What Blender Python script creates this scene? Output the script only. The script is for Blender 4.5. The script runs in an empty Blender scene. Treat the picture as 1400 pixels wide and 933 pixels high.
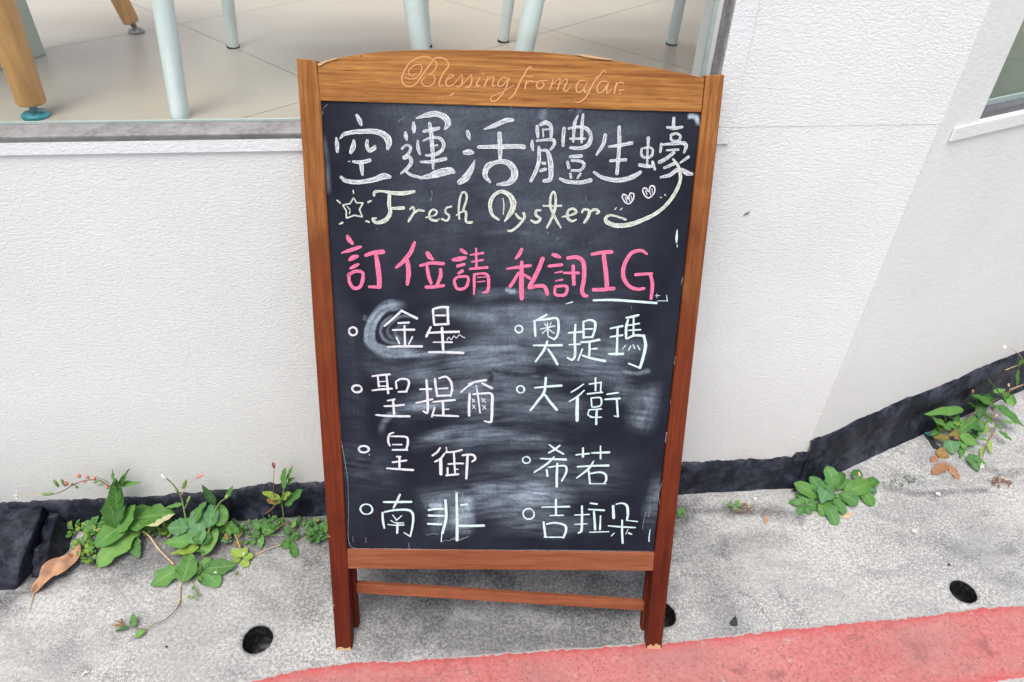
import bpy, bmesh, math, random
import numpy as np
from mathutils import Vector, Matrix

random.seed(7)
rng = np.random.default_rng(7)
S = bpy.context.scene
COL = S.collection
R_ = math.radians

# ------------------------------------------------------------------ camera
F_PX, PITCH, ROLL, CAM_H = 974.2, R_(38.505), R_(1.6365), 1.45
fwd = Vector((0, math.cos(PITCH), -math.sin(PITCH)))
rt0 = Vector((1, 0, 0)); up0 = rt0.cross(fwd)
RT = rt0 * math.cos(ROLL) + up0 * math.sin(ROLL)
UP = -rt0 * math.sin(ROLL) + up0 * math.cos(ROLL)
CAM = Vector((0, 0, CAM_H))
cam_d = bpy.data.cameras.new('camera')
cam_d.sensor_width = 36.0
cam_d.lens = F_PX / 1400 * 36.0
cam_d.clip_start = 0.02; cam_d.clip_end = 500
cam = bpy.data.objects.new('camera', cam_d); COL.objects.link(cam)
m = Matrix((RT, UP, -fwd)).transposed().to_4x4(); m.translation = CAM
cam.matrix_world = m
S.camera = cam

# ------------------------------------------------------------------ world, sun, exposure
SUN_EL, SUN_AZ = 69, 200          # degrees; azimuth clockwise from +Y (the sun stands behind the viewer)
w = bpy.data.worlds.new("World"); S.world = w; w.use_nodes = True
nt = w.node_tree; nt.nodes.clear()
sky = nt.nodes.new('ShaderNodeTexSky'); sky.sky_type = 'NISHITA'; sky.sun_disc = False
sky.sun_elevation = R_(SUN_EL); sky.sun_rotation = R_(SUN_AZ)
sky.air_density = 1.0; sky.dust_density = 6.0; sky.ozone_density = 1.0
bg = nt.nodes.new('ShaderNodeBackground'); bg.inputs[1].default_value = 0.15
out = nt.nodes.new('ShaderNodeOutputWorld')
nt.links.new(sky.outputs[0], bg.inputs[0]); nt.links.new(bg.outputs[0], out.inputs[0])
sd = bpy.data.lights.new('sun', 'SUN'); sd.energy = 1.35; sd.angle = R_(30); sd.color = (0.93, 1.0, 0.995)
sun = bpy.data.objects.new('sun', sd); COL.objects.link(sun)
az = R_(SUN_AZ)
sdir = Vector((math.sin(az) * math.cos(R_(SUN_EL)), math.cos(az) * math.cos(R_(SUN_EL)), math.sin(R_(SUN_EL))))
sun.rotation_euler = sdir.to_track_quat('Z', 'Y').to_euler()
sun.location = (-2, -4, 6)
S.view_settings.view_transform = 'Standard'
S.view_settings.look = 'None'
S.view_settings.gamma = 1.0
S.view_settings.exposure = 0.56
S.view_settings.use_curve_mapping = False
S.cycles.max_bounces = 8
S.cycles.transparent_max_bounces = 24
S.cycles.use_denoising = True

# ------------------------------------------------------------------ measuring helpers
def ray(x, y):
    return fwd + RT * ((x - 700) / F_PX) + UP * ((466.5 - y) / F_PX)
def G(x, y, z=0.0):
    d = ray(x, y); return CAM + d * ((z - CAM_H) / d.z)
def plane_hit(x, y, p, n):
    d = ray(x, y); return CAM + d * ((p - CAM).dot(n) / d.dot(n))
# front wall (faces the street) and side wall (turns away at the corner)
A1, A2 = R_(6.24), R_(27.2)
D1 = Vector((math.cos(A1), math.sin(A1), 0)); N1 = Vector((math.sin(A1), -math.cos(A1), 0))
D2 = Vector((math.cos(A2), math.sin(A2), 0)); N2 = Vector((math.sin(A2), -math.cos(A2), 0))
W1P = Vector((0, 1.171, 0)); W2P = Vector((0.885, 1.320, 0))
def W1(x, y, off=0.0): return plane_hit(x, y, W1P + N1 * off, N1)
def W2(x, y, off=0.0): return plane_hit(x, y, W2P + N2 * off, N2)
def s1(p): return (p - W1P).dot(D1)
def s2(p): return (p - CORNER).dot(D2)
def isect():
    a = (W2P - W1P); det = D1.x * -D2.y + D2.x * D1.y
    t = (a.x * -D2.y + D2.x * a.y) / det
    return W1P + D1 * t
CORNER = isect(); SC = s1(CORNER)
def w1(s, z, off=0.0): return W1P + D1 * s + N1 * off + Vector((0, 0, z))
def w2(s, z, off=0.0): return CORNER + D2 * s + N2 * off + Vector((0, 0, z))
def infront(p, off=0.02):
    """keep a plant point out of the walls"""
    for q, n in ((W1P, N1), (W2P, N2)):
        pass
    d1 = (p - W1P).dot(N1); d2 = (p - W2P).dot(N2)
    return d1 > off - 1e-6 if p.x < CORNER.x else d2 > off - 1e-6
def PP(x, y, h, off=0.025):
    """point seen at (x, y) at height h, or just off the wall if that would be inside it"""
    p = G(x, y, h)
    if infront(p, off): return p
    a = W1(x, y, off)
    if a.x < CORNER.x: return a
    return W2(x, y, off)

# ------------------------------------------------------------------ object helpers
def link(o, parent=None):
    COL.objects.link(o)
    if parent: o.parent = parent
    return o
def tag(o, label=None, cat=None, group=None, kind=None):
    if label: o['label'] = label
    if cat: o['category'] = cat
    if group: o['group'] = group
    if kind: o['kind'] = kind
    return o
def empty(name, loc=(0, 0, 0), label=None, cat=None, group=None):
    o = bpy.data.objects.new(name, None); o.empty_display_size = 0.05
    o.location = loc; link(o); return tag(o, label, cat, group)
def mesh(name, verts, faces, mat, parent=None, uvs=None, smooth=False, world=True):
    """verts in world space (world=True) are moved into the parent's space"""
    me = bpy.data.meshes.new(name)
    if parent is not None and world:
        inv = parent_inv(parent); verts = [inv @ Vector(v) for v in verts]
    me.from_pydata([tuple(v) for v in verts], [], faces)
    if uvs is not None:
        l = me.uv_layers.new(name='UVMap')
        for poly in me.polygons:
            for li in poly.loop_indices:
                l.data[li].uv = uvs[me.loops[li].vertex_index]
    if smooth:
        me.polygons.foreach_set('use_smooth', [True] * len(me.polygons))
    me.materials.append(mat)
    me.update()
    o = bpy.data.objects.new(name, me); link(o, parent); return o
def parent_inv(p):
    mw = Matrix.Identity(4); q = p
    chain = []
    while q is not None: chain.append(q.matrix_basis.copy()); q = q.parent
    for b in reversed(chain): mw = mw @ b
    return mw.inverted()
def bevel(o, w=0.001, seg=2):
    b = o.modifiers.new('bevel', 'BEVEL'); b.width = w; b.segments = seg; b.limit_method = 'ANGLE'; b.angle_limit = R_(35)
    return o
def prism(front, back):
    n = len(front)
    v = list(front) + list(back)
    f = [tuple(range(n)), tuple(range(2 * n - 1, n - 1, -1))]
    for i in range(n):
        j = (i + 1) % n; f.append((i, n + i, n + j, j))
    return v, f
def box_pts(o, ax, ay, az_, x0, x1, y0, y1, z0, z1):
    P = [o + ax * x + ay * y + az_ * z for x, y in ((x0, y0), (x1, y0), (x1, y1), (x0, y1)) for z in (z0, z1)]
    front = [P[0], P[2], P[4], P[6]]; back = [P[1], P[3], P[5], P[7]]
    return prism(front, back)
def merge(parts):
    V, Fc = [], []
    for v, f in parts:
        k = len(V); V += list(v); Fc += [tuple(i + k for i in q) for q in f]
    return V, Fc
def catmull(P, n=6):
    P = [np.array(p, float) for p in P]
    if len(P) < 3: 
        return [P[0] + (P[1] - P[0]) * t for t in np.linspace(0, 1, n + 1)]
    Q = [2 * P[0] - P[1]] + P + [2 * P[-1] - P[-2]]
    o = []
    for i in range(1, len(Q) - 2):
        for k in range(n):
            t = k / n; a, b, c, d = Q[i - 1], Q[i], Q[i + 1], Q[i + 2]
            o.append(.5 * ((2 * b) + (-a + c) * t + (2 * a - 5 * b + 4 * c - d) * t * t + (-a + 3 * b - 3 * c + d) * t ** 3))
    o.append(P[-1]); return o
def tube(path, radii, sides=8, caps=True):
    """(verts, faces) of a tapered tube along world points"""
    path = [Vector(p) for p in path]; n = len(path)
    if not hasattr(radii, '__len__'): radii = [radii] * n
    V, Fc = [], []
    ref = None
    for i, p in enumerate(path):
        t = (path[min(i + 1, n - 1)] - path[max(i - 1, 0)]).normalized()
        if ref is None: ref = t.orthogonal().normalized()
        ref = (ref - t * ref.dot(t)).normalized(); b = t.cross(ref)
        for k in range(sides):
            a = 2 * math.pi * k / sides
            V.append(p + (ref * math.cos(a) + b * math.sin(a)) * radii[i])
    for i in range(n - 1):
        for k in range(sides):
            k2 = (k + 1) % sides
            Fc.append((i * sides + k, i * sides + k2, (i + 1) * sides + k2, (i + 1) * sides + k))
    if caps:
        Fc.append(tuple(range(sides - 1, -1, -1))); Fc.append(tuple((n - 1) * sides + k for k in range(sides)))
    return V, Fc

# ------------------------------------------------------------------ materials
class NT:
    def __init__(s, name):
        s.m = bpy.data.materials.new(name); s.m.use_nodes = True
        s.t = s.m.node_tree; s.b = s.t.nodes['Principled BSDF']; s.o = s.t.nodes['Material Output']
        s._c = None
    def n(s, typ, **kw):
        nd = s.t.nodes.new(typ)
        for k, v in kw.items():
            if k in nd.inputs: nd.inputs[k].default_value = v
            else: setattr(nd, k, v)
        return nd
    def l(s, a, b): s.t.links.new(a, b)
    def coord(s, kind='Object', scale=(1, 1, 1), rot=(0, 0, 0)):
        c = s.n('ShaderNodeTexCoord'); mp = s.n('ShaderNodeMapping')
        mp.inputs['Scale'].default_value = scale; mp.inputs['Rotation'].default_value = rot
        s.l(c.outputs[kind], mp.inputs[0]); return mp.outputs[0]
    def noise(s, vec, scale=5, detail=4, rough=.5, dist=0):
        x = s.n('ShaderNodeTexNoise'); x.inputs['Scale'].default_value = scale; x.inputs['Detail'].default_value = detail
        x.inputs['Roughness'].default_value = rough; x.inputs['Distortion'].default_value = dist
        s.l(vec, x.inputs['Vector']); return x.outputs['Fac']
    def voro(s, vec, scale=5, feature='F1', rnd=1):
        x = s.n('ShaderNodeTexVoronoi'); x.feature = feature; x.inputs['Scale'].default_value = scale
        x.inputs['Randomness'].default_value = rnd; s.l(vec, x.inputs['Vector']); return x
    def ramp(s, fac, stops):
        r = s.n('ShaderNodeValToRGB'); e = r.color_ramp.elements
        for i, (p, c) in enumerate(stops):
            if not hasattr(c, '__len__'): c = (c, c, c, 1)
            if len(c) == 3: c = (*c, 1)
            if i < 2: e[i].position = p; e[i].color = c
            else:
                q = e.new(p); q.color = c
        s.l(fac, r.inputs[0]); return r.outputs[0]
    def mix(s, fac, a, b, mode='MIX'):
        x = s.n('ShaderNodeMix'); x.data_type = 'RGBA'; x.blend_type = mode
        for k, v in ((0, fac), (6, a), (7, b)):
            if hasattr(v, 'is_linked') or isinstance(v, bpy.types.NodeSocket): s.l(v, x.inputs[k])
            else: x.inputs[k].default_value = v if k == 0 else ((*v, 1) if len(v) == 3 else v)
        return x.outputs[2]
    def math(s, op, a, b=0.5, c=None):
        x = s.n('ShaderNodeMath'); x.operation = op
        for k, v in enumerate((a, b, c)):
            if v is None: continue
            if isinstance(v, bpy.types.NodeSocket): s.l(v, x.inputs[k])
            else: x.inputs[k].default_value = v
        return x.outputs[0]
    def bump(s, h, strength=.5, dist=.002, prev=None):
        x = s.n('ShaderNodeBump'); x.inputs['Strength'].default_value = strength; x.inputs['Distance'].default_value = dist
        s.l(h, x.inputs['Height'])
        if prev is not None: s.l(prev, x.inputs['Normal'])
        s.l(x.outputs[0], s.b.inputs['Normal']); return x.outputs[0]
    def set(s, color=None, rough=None, **kw):
        if color is not None:
            if isinstance(color, bpy.types.NodeSocket): s.l(color, s.b.inputs['Base Color'])
            else: s.b.inputs['Base Color'].default_value = (*color, 1)
        if rough is not None:
            if isinstance(rough, bpy.types.NodeSocket): s.l(rough, s.b.inputs['Roughness'])
            else: s.b.inputs['Roughness'].default_value = rough
        for k, v in kw.items(): s.b.inputs[k.replace('_', ' ')].default_value = v
        return s
    def attr(s, name):
        a = s.n('ShaderNodeAttribute'); a.attribute_name = name; return a.outputs['Fac']

def plaster(name, strength, tint, sx=90, sz=170, low_grey=True):
    k = NT(name)
    c = k.coord(rot=(0, 0, -A1), scale=(sx, sx, sz))
    n1 = k.noise(c, 1.0, 5, .55, .9)
    c2 = k.coord(scale=(400, 400, 400)); n2 = k.noise(c2, 1.0, 3, .6)
    c3 = k.coord(scale=(1, 1, 1)); n3 = k.noise(c3, 3.5, 4, .6)
    n4 = k.noise(c3, 60, 3, .5)
    h = k.math('ADD', k.ramp(n1, [(.36, 0), (.62, 1)]), k.math('MULTIPLY', n2, .25))
    col = k.mix(k.ramp(n3, [(.35, 0), (.7, .55)]), tint, tuple(x * .9 for x in tint))
    spk = k.ramp(n4, [(.73, 0), (.8, .35)])
    col = k.mix(spk, col, (.45, .43, .40))
    sep = k.n('ShaderNodeSeparateXYZ'); k.l(c3, sep.inputs[0])
    low = k.ramp(k.math('ADD', sep.outputs[2], k.math('MULTIPLY', k.math('SUBTRACT', n3, .5), .35)), [(.05, .5), (.42, .0)])   # greyer towards the bottom of the wall
    col = k.mix(low, col, (.46, .44, .40))
    drip = k.ramp(k.noise(k.coord(scale=(28, 28, 1.6)), 1, 4, .6), [(.60, 0), (.80, .30)]); col = k.mix(drip, col, tuple(x * .86 for x in tint))
    k.set(col, .85, Specular_IOR_Level=.25); k.bump(h, strength, .0035)
    return k.m
M = {}
M['plaster'] = plaster('textured_plaster', .30, (.765, .775, .757), 130, 240)
M['plaster_low'] = plaster('painted_plaster', .28, (.73, .74, .717), 125, 260)
M['plaster_side'] = plaster('smooth_plaster', .16, (.745, .75, .715), 80, 110)
M['trim'] = plaster('trim_plaster', .30, (.76, .77, .765), 130, 220)

k = NT('grey_sill_stone'); c = k.coord(); n = k.noise(c, 120, 5, .7); n2 = k.noise(c, 14, 4, .6)
col = k.mix(k.ramp(n, [(.3, 0), (.7, 1)]), (.11, .105, .11), (.28, .27, .27)); col = k.mix(k.ramp(n2, [(.4, 0), (.6, .5)]), col, (.36, .35, .35))
k.set(col, .7); k.bump(n, .3, .001); M['sill'] = k.m

k = NT('black_tar_paint'); c = k.coord(); n = k.noise(c, 22, 6, .65); n2 = k.noise(c, 160, 4, .6); n3 = k.noise(k.coord(scale=(18, 18, 5)), 1, 5, .6, .6)
col = k.mix(k.ramp(n, [(.35, 0), (.72, 1)]), (.0035, .004, .009), (.020, .023, .040))
col = k.mix(k.ramp(n2, [(.68, 0), (.78, .45)]), col, (.16, .17, .19))
col = k.mix(k.ramp(k.noise(c, 11, 6, .75), [(.48, 0), (.64, .75)]), col, (.055, .060, .080)); col = k.mix(k.ramp(k.noise(k.coord(scale=(40, 40, 9), rot=(.3, .5, 0)), 1, 4, .7), [(.66, 0), (.72, .5)]), col, (.13, .14, .16)); n4 = k.noise(c, 60, 5, .7)
k.set(col, k.ramp(n3, [(.3, .38), (.7, .68)]), Specular_IOR_Level=.28); b = k.bump(n3, .6, .007); b = k.bump(n4, .7, .003, b); k.bump(n2, .4, .0012, b); M['tar'] = k.m

def concrete(name, painted=False):
    k = NT(name); c = k.coord()
    big = k.noise(c, 2.2, 5, .6); mid = k.noise(c, 16, 5, .65, .3); fine = k.noise(c, 130, 5, .75); gr = k.noise(c, 330, 3, .75); fl = k.noise(c, 210, 3, .65)
    g = k.attr('grime_shade')
    base = k.mix(k.ramp(big, [(.36, 0), (.66, 1)]), (.225, .227, .225), (.345, .345, .335))
    spot = k.ramp(fine, [(.47, 0), (.53, 1)])
    base = k.mix(k.math('MULTIPLY', spot, k.ramp(k.noise(c, 4.3, 4, .6, .8), [(.36, .25), (.62, .72)])), base, (.53, .525, .51))
    dk = k.ramp(k.math('ADD', k.math('MULTIPLY', gr, .6), k.math('MULTIPLY', mid, .4)), [(.42, 1), (.49, 0)])
    base = k.mix(k.math('MULTIPLY', dk, k.ramp(k.noise(c, 3.1, 3, .5), [(.40, .30), (.58, .88)])), base, (.12, .12, .125))
    lo = k.ramp(mid, [(.5, 0), (.75, .5)]); base = k.mix(lo, base, (.22, .22, .225))
    st = k.ramp(k.noise(k.coord(rot=(0, 0, .5), scale=(1, 2.6, 1)), 3.4, 6, .68, 1.2), [(.50, 0), (.66, .50)]); base = k.mix(st, base, (.19, .19, .195))
    pit = k.ramp(k.noise(c, 150, 2, .5), [(.735, 0), (.765, .85)]); base = k.mix(pit, base, (.07, .07, .075))
    fk = k.math('MULTIPLY', k.ramp(fl, [(.555, 0), (.59, .8)]), k.ramp(k.noise(c, 5.3, 3, .5), [(.40, .15), (.60, 1)])); base = k.mix(k.math('MULTIPLY', fk, .75), base, (.62, .615, .60))
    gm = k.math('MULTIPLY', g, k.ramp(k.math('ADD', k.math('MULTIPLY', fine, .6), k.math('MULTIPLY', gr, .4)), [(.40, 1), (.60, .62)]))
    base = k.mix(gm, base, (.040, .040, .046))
    k.set(base, .9, Specular_IOR_Level=.2)
    b = k.bump(mid, .25, .006); b = k.bump(fine, .55, .0022, b); k.bump(gr, .35, .001, b)
    return k
M['concrete'] = concrete('street_concrete').m

k = NT('red_road_paint'); c = k.coord(); big = k.noise(c, 6, 5, .6); fine = k.noise(c, 110, 5, .7); gr = k.noise(c, 240, 3, .65)
v = k.voro(c, 65)
col = k.mix(k.ramp(big, [(.35, 0), (.68, 1)]), (.34, .082, .080), (.41, .150, .145))
col = k.mix(k.ramp(fine, [(.35, .5), (.65, 0)]), col, (.52, .25, .235))
sp = k.ramp(k.noise(c, 190, 3, .6), [(.58, 0), (.61, 1)]); col = k.mix(k.math('MULTIPLY', sp, .8), col, (.16, .09, .09)); col = k.mix(k.ramp(gr, [(.36, .5), (.5, 0)]), col, (.40, .11, .105))
bl = k.ramp(v.outputs['Distance'], [(.10, .7), (.17, 0)]); msk = k.ramp(k.noise(c, 11, 2, .5), [(.60, 0), (.64, 1)])
col = k.mix(k.math('MULTIPLY', bl, msk), col, (.22, .07, .07))
gone = k.ramp(k.noise(c, 24, 6, .75), [(.635, 0), (.665, 1)]); col = k.mix(gone, col, (.33, .32, .31))
dp = k.ramp(k.noise(c, 13, 5, .7, .6), [(.58, 0), (.66, .6)]); col = k.mix(dp, col, (.20, .075, .075)); dp2 = k.ramp(k.noise(c, 4, 4, .6), [(.46, 0), (.66, .45)]); col = k.mix(dp2, col, (.27, .14, .135)); e = k.attr('edge'); col = k.mix(k.math('MULTIPLY', k.attr('band'), k.ramp(k.noise(c, 20, 5, .7), [(.35, .25), (.6, .85)])), col, (.42, .045, .05)); en = k.math('GREATER_THAN', k.math('ADD', e, k.math('MULTIPLY', k.math('SUBTRACT', fine, .5), 1.4)), .72)
col = k.mix(en, col, (.34, .33, .32))
k.set(col, .8, Specular_IOR_Level=.2); b = k.bump(fine, .45, .002); k.bump(gr, .4, .0012, b); M['redpaint'] = k.m

def wood(name, scale, dark=False):
    k = NT(name); c = k.coord(scale=scale); c1 = k.coord()
    g = k.noise(c, 1, 6, .62, .35); g2 = k.noise(c, 3.3, 4, .6); big = k.noise(c1, 7, 3, .5)
    sep = k.n('ShaderNodeSeparateXYZ'); k.l(c1, sep.inputs[0])
    hgt = k.math('ADD', k.math('MULTIPLY', sep.outputs[1], .95), k.math('MULTIPLY', k.math('SUBTRACT', big, .5), .5))
    # stain worn and bleached towards the top of the sign
    if dark:
        a = k.ramp(hgt, [(.15, (.052, .0075, .0035)), (.57, (.100, .018, .007)), (.79, (.110, .030, .010)), (1.06, (.17, .058, .016))])
        b_ = k.ramp(hgt, [(.15, (.125, .016, .006)), (.57, (.200, .036, .011)), (.79, (.235, .070, .023)), (1.06, (.38, .165, .050))])
    else:
        a = k.ramp(hgt, [(.3, (.20, .058, .026)), (.9, (.20, .070, .018))]); b_ = k.ramp(hgt, [(.3, (.29, .098, .046)), (.9, (.44, .21, .062))])
    col = k.mix(k.ramp(g, [(.28, 0), (.72, 1)]), a, b_)
    col = k.mix(k.ramp(g2, [(.34, .62), (.47, 0)]), col, (.075, .024, .010))
    g3 = k.noise(c, .35, 4, .6); col = k.mix(k.ramp(g3, [(.50, 0), (.62, .38)]), col, (.11, .028, .010))
    blot = k.ramp(k.noise(k.coord(scale=(1.6, 1, 1) if dark else (1, 1.8, 1)), 9, 5, .6), [(.50, 0), (.68, .55)]); col = k.mix(blot, col, a)
    pale = k.ramp(k.noise(c1, 5.5, 4, .6, 1.5), [(.60, 0), (.72, .35)]); col = k.mix(pale, col, b_, 'MIX')
    wr = k.ramp(k.noise(c1, 48, 5, .75), [(.70, 0), (.76, .55)]); col = k.mix(wr, col, (.45, .25, .12))
    nick = k.ramp(k.noise(c1, 130, 2, .5), [(.76, 0), (.79, .7)]); col = k.mix(nick, col, (.05, .02, .012))
    k.set(col, k.ramp(k.noise(c1, 20, 4, .6), [(.3, .5), (.7, .78)]), Specular_IOR_Level=.13)
    b = k.bump(g, .35, .0012); k.bump(g2, .25, .0006, b)
    return k.m
M['wood_v'] = wood('stained_wood_upright', (190, 6, 190), True); M['wood_h'] = wood('stained_wood_rail', (6, 190, 190))

def simple(name, col, rough=.6, var=.25, sc=60, spec=.5, bump=.15, metal=0):
    k = NT(name); c = k.coord(); n = k.noise(c, sc, 4, .6)
    cc = k.mix(k.ramp(n, [(.3, 0), (.7, 1)]), tuple(x * (1 - var) for x in col), tuple(min(1, x * (1 + var * .6)) for x in col))
    k.set(cc, rough, Specular_IOR_Level=spec, Metallic=metal)
    if bump: k.bump(n, bump, .001)
    return k.m
k = NT('pale_worn_wood'); c = k.coord(scale=(60, 8, 60)); n = k.noise(c, 1, 4, .6)
k.set(k.mix(n, (.38, .22, .11), (.54, .35, .19)), .7); M['raw_wood'] = k.m
k = NT('oiled_leg_wood'); c = k.coord(scale=(70, 70, 6)); n = k.noise(c, 1, 5, .6, .3)
k.set(k.mix(k.ramp(n, [(.35, 0), (.65, 1)]), (.50, .22, .055), (.72, .37, .115)), .4); k.bump(n, .15, .001); M['leg_wood'] = k.m
M['white_metal'] = simple('white_powder_coat', (.74, .80, .78), .35, .05, 30, .5, 0)
M['rubber'] = simple('black_rubber', (.012, .012, .012), .6, .2)
M['teal'] = simple('teal_plastic', (.03, .30, .36), .25, .5, 50)
M['steel'] = simple('dull_steel', (.35, .34, .33), .35, .2, 80, .5, .05, .8)
M['cabinet'] = simple('pale_cabinet', (.50, .53, .44), .5, .05, 8, .4, 0)
M['inner_wall'] = simple('inner_wall_paint', (.62, .56, .48), .8, .05, 8, .3, 0)
M['frame_grey'] = simple('grey_window_frame', (.13, .13, .14), .5, .2, 60)
M['silicone'] = simple('pale_glass_edge', (.38, .46, .43), .3, .1, 60)
M['alu'] = simple('white_aluminium', (.68, .69, .68), .4, .06, 60)
k = NT('wet_black_silt'); c = k.coord(); n = k.noise(c, 140, 4, .7)
k.set(k.mix(k.ramp(n, [(.52, 0), (.68, 1)]), (.006, .006, .009), (.075, .07, .065)), .5); k.bump(n, .6, .002); M['hole'] = k.m
M['dark_chip'] = simple('black_chip', (.02, .02, .025), .5, .4, 90)
M['pebble'] = simple('pale_pebble', (.55, .54, .52), .8, .2, 150)
M['dry_leaf'] = simple('dry_leaf_brown', (.42, .235, .14), .75, .45, 40, .3, .5)
M['dry_red'] = simple('dried_stalk_brown', (.23, .105, .06), .8, .5, 90, .2, .3)
M['straw'] = simple('straw_stalk', (.52, .37, .22), .7, .25, 90, .3, .2)
M['stem'] = simple('green_stem', (.16, .26, .07), .5, .3, 90, .4, .1)
M['stem_red'] = simple('reddish_stem', (.18, .11, .05), .55, .3, 90, .4, .1)
M['bud'] = simple('pink_bud', (.52, .20, .15), .6, .3, 120)
M['petal'] = simple('white_petal', (.75, .72, .66), .6, .06, 60)

def floor_mat():
    k = NT('floor_tile_glaze'); c = k.coord(); n = k.noise(c, 1.3, 3, .5); n2 = k.noise(c, 26, 5, .6)
    col = k.mix(k.ramp(n, [(.35, 0), (.65, 1)]), (.50, .415, .335), (.53, .475, .415))
    col = k.mix(k.ramp(n2, [(.45, 0), (.8, .4)]), col, (.52, .47, .41))
    k.set(col, .32, Specular_IOR_Level=.4); return k.m
M['tile'] = floor_mat()
M['grout'] = simple('dark_grout', (.27, .22, .19), .9, .2, 90)

def glass(name, tint, refl):
    k = NT(name); t = k.t
    tr = k.n('ShaderNodeBsdfTransparent'); tr.inputs[0].default_value = (*tint, 1)
    gl = k.n('ShaderNodeBsdfGlossy'); gl.inputs['Roughness'].default_value = .01
    lw = k.n('ShaderNodeLayerWeight'); fr_ = k.math('ADD', k.math('MULTIPLY', k.math('POWER', lw.outputs['Facing'], 4.5), .7), refl)
    mx = k.n('ShaderNodeMixShader'); k.l(fr_, mx.inputs[0]); k.l(tr.outputs[0], mx.inputs[1]); k.l(gl.outputs[0], mx.inputs[2])
    k.l(mx.outputs[0], k.o.inputs[0]); t.nodes.remove(k.b); return k.m
M['glass'] = glass('window_glass', (.975, 1.0, .99), .035)
M['glass_side'] = glass('green_window_glass', (.66, .74, .69), .07)

def leafmat(name, a, b, vein, edge=None):
    k = NT(name); uv = k.coord('UV'); oc = k.coord()
    sep = k.n('ShaderNodeSeparateXYZ'); k.l(uv, sep.inputs[0]); u, v_ = sep.outputs[0], sep.outputs[1]
    n = k.noise(oc, 45, 4, .6); n2 = k.noise(oc, 260, 3, .6)
    oi = k.n('ShaderNodeObjectInfo'); rnd = oi.outputs['Random']
    col = k.mix(k.ramp(k.math('ADD', k.math('MULTIPLY', n, .55), k.math('MULTIPLY', rnd, .5)), [(.25, 0), (.8, 1)]), a, b)
    col = k.mix(k.ramp(k.noise(oc, 110, 3, .6), [(.62, 0), (.72, .5)]), col, tuple(min(1, x * 1.5) for x in b))
    col = k.mix(k.ramp(k.noise(oc, 170, 2, .5), [(.71, 0), (.74, .6)]), col, (.28, .19, .06))
    av = k.math('ABSOLUTE', k.math('SUBTRACT', v_, .5))
    mid = k.ramp(av, [(.010, .55), (.06, 0)])
    sv = k.math('SINE', k.math('MULTIPLY', k.math('SUBTRACT', u, k.math('MULTIPLY', av, .55)), 44.0))
    side = k.ramp(sv, [(.80, 0), (1.0, .20)])
    col = k.mix(mid, col, vein); col = k.mix(side, col, vein)
    col = k.mix(k.ramp(n2, [(.70, 0), (.78, .5)]), col, tuple(x * .45 for x in a))
    if edge:
        e = k.math('ADD', k.math('MULTIPLY', u, .6), k.math('ADD', k.math('MULTIPLY', v_, .5), k.math('MULTIPLY', n, .35)))
        col = k.mix(k.ramp(e, [(.98, 0), (1.06, 1)]), col, edge)
    k.set(col, .58, Specular_IOR_Level=.35)
    hb = k.math('ADD', k.math('MULTIPLY', sv, -.25), k.math('MULTIPLY', n2, .5)); k.bump(hb, .35, .0012)
    # light passing through the blade
    tl = k.n('ShaderNodeBsdfTranslucent'); k.l(k.mix(.5, col, b), tl.inputs[0])
    mx = k.n('ShaderNodeMixShader'); mx.inputs[0].default_value = .22
    k.l(k.b.outputs[0], mx.inputs[1]); k.l(tl.outputs[0], mx.inputs[2]); k.l(mx.outputs[0], k.o.inputs[0])
    return k.m
M['leaf'] = leafmat('leaf_green', (.048, .150, .026), (.125, .290, .060), (.20, .36, .12))
M['leaf_big'] = leafmat('leaf_broad_green', (.065, .185, .028), (.150, .310, .065), (.20, .36, .12))
M['leaf_edge'] = leafmat('leaf_yellowing_margin', (.065, .185, .028), (.150, .310, .065), (.20, .36, .12), (.50, .50, .27))
M['leaf_blue'] = leafmat('leaf_bluish_green', (.060, .175, .070), (.120, .270, .110), (.20, .35, .18))
M['leaf_lime'] = leafmat('leaf_lime', (.15, .26, .030), (.26, .38, .06), (.35, .45, .15))
M['leaf_dark'] = leafmat('leaf_dark_green', (.028, .095, .022), (.065, .175, .036), (.12, .22, .07))
M['leaf_rosette'] = leafmat('leaf_rosette_green', (.055, .17, .042), (.105, .26, .065), (.22, .38, .16))
M['leaf_sick'] = leafmat('leaf_browning', (.13, .15, .025), (.30, .16, .05), (.35, .25, .10))
M['leaf_dry'] = leafmat('leaf_dead', (.24, .115, .055), (.40, .22, .12), (.20, .10, .05))
# ------------------------------------------------------------------ ground
HOLES = [(352, 874, 20.5), (905, 840, 19), (1317, 809, 17)]
HC = []
for hx, hy, hr in HOLES:
    c_ = G(hx, hy); r_ = (G(hx + hr, hy) - G(hx - hr, hy)).length / 2; HC.append((c_.x, c_.y, r_))
def vnoise(X, Y, sc, seed):
    r = np.random.default_rng(seed); N = 64; T = r.random((N, N))
    x = X * sc; y = Y * sc; xi = np.floor(x).astype(int); yi = np.floor(y).astype(int); fx = x - xi; fy = y - yi
    fx = fx * fx * (3 - 2 * fx); fy = fy * fy * (3 - 2 * fy)
    g = lambda a, b: T[a % N, b % N]
    return (g(xi, yi) * (1 - fx) * (1 - fy) + g(xi + 1, yi) * fx * (1 - fy) + g(xi, yi + 1) * (1 - fx) * fy + g(xi + 1, yi + 1) * fx * fy) - .5
def seg_dist(X, Y, P):
    best = np.full(X.shape, 9.0)
    for (a, b) in zip(P[:-1], P[1:]):
        dx, dy = b[0] - a[0], b[1] - a[1]; L = dx * dx + dy * dy + 1e-12
        t = np.clip(((X - a[0]) * dx + (Y - a[1]) * dy) / L, 0, 1)
        best = np.minimum(best, np.hypot(X - a[0] - t * dx, Y - a[1] - t * dy))
    return best
def gpts(L): return [(G(x, y).x, G(x, y).y) for x, y in L]
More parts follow.
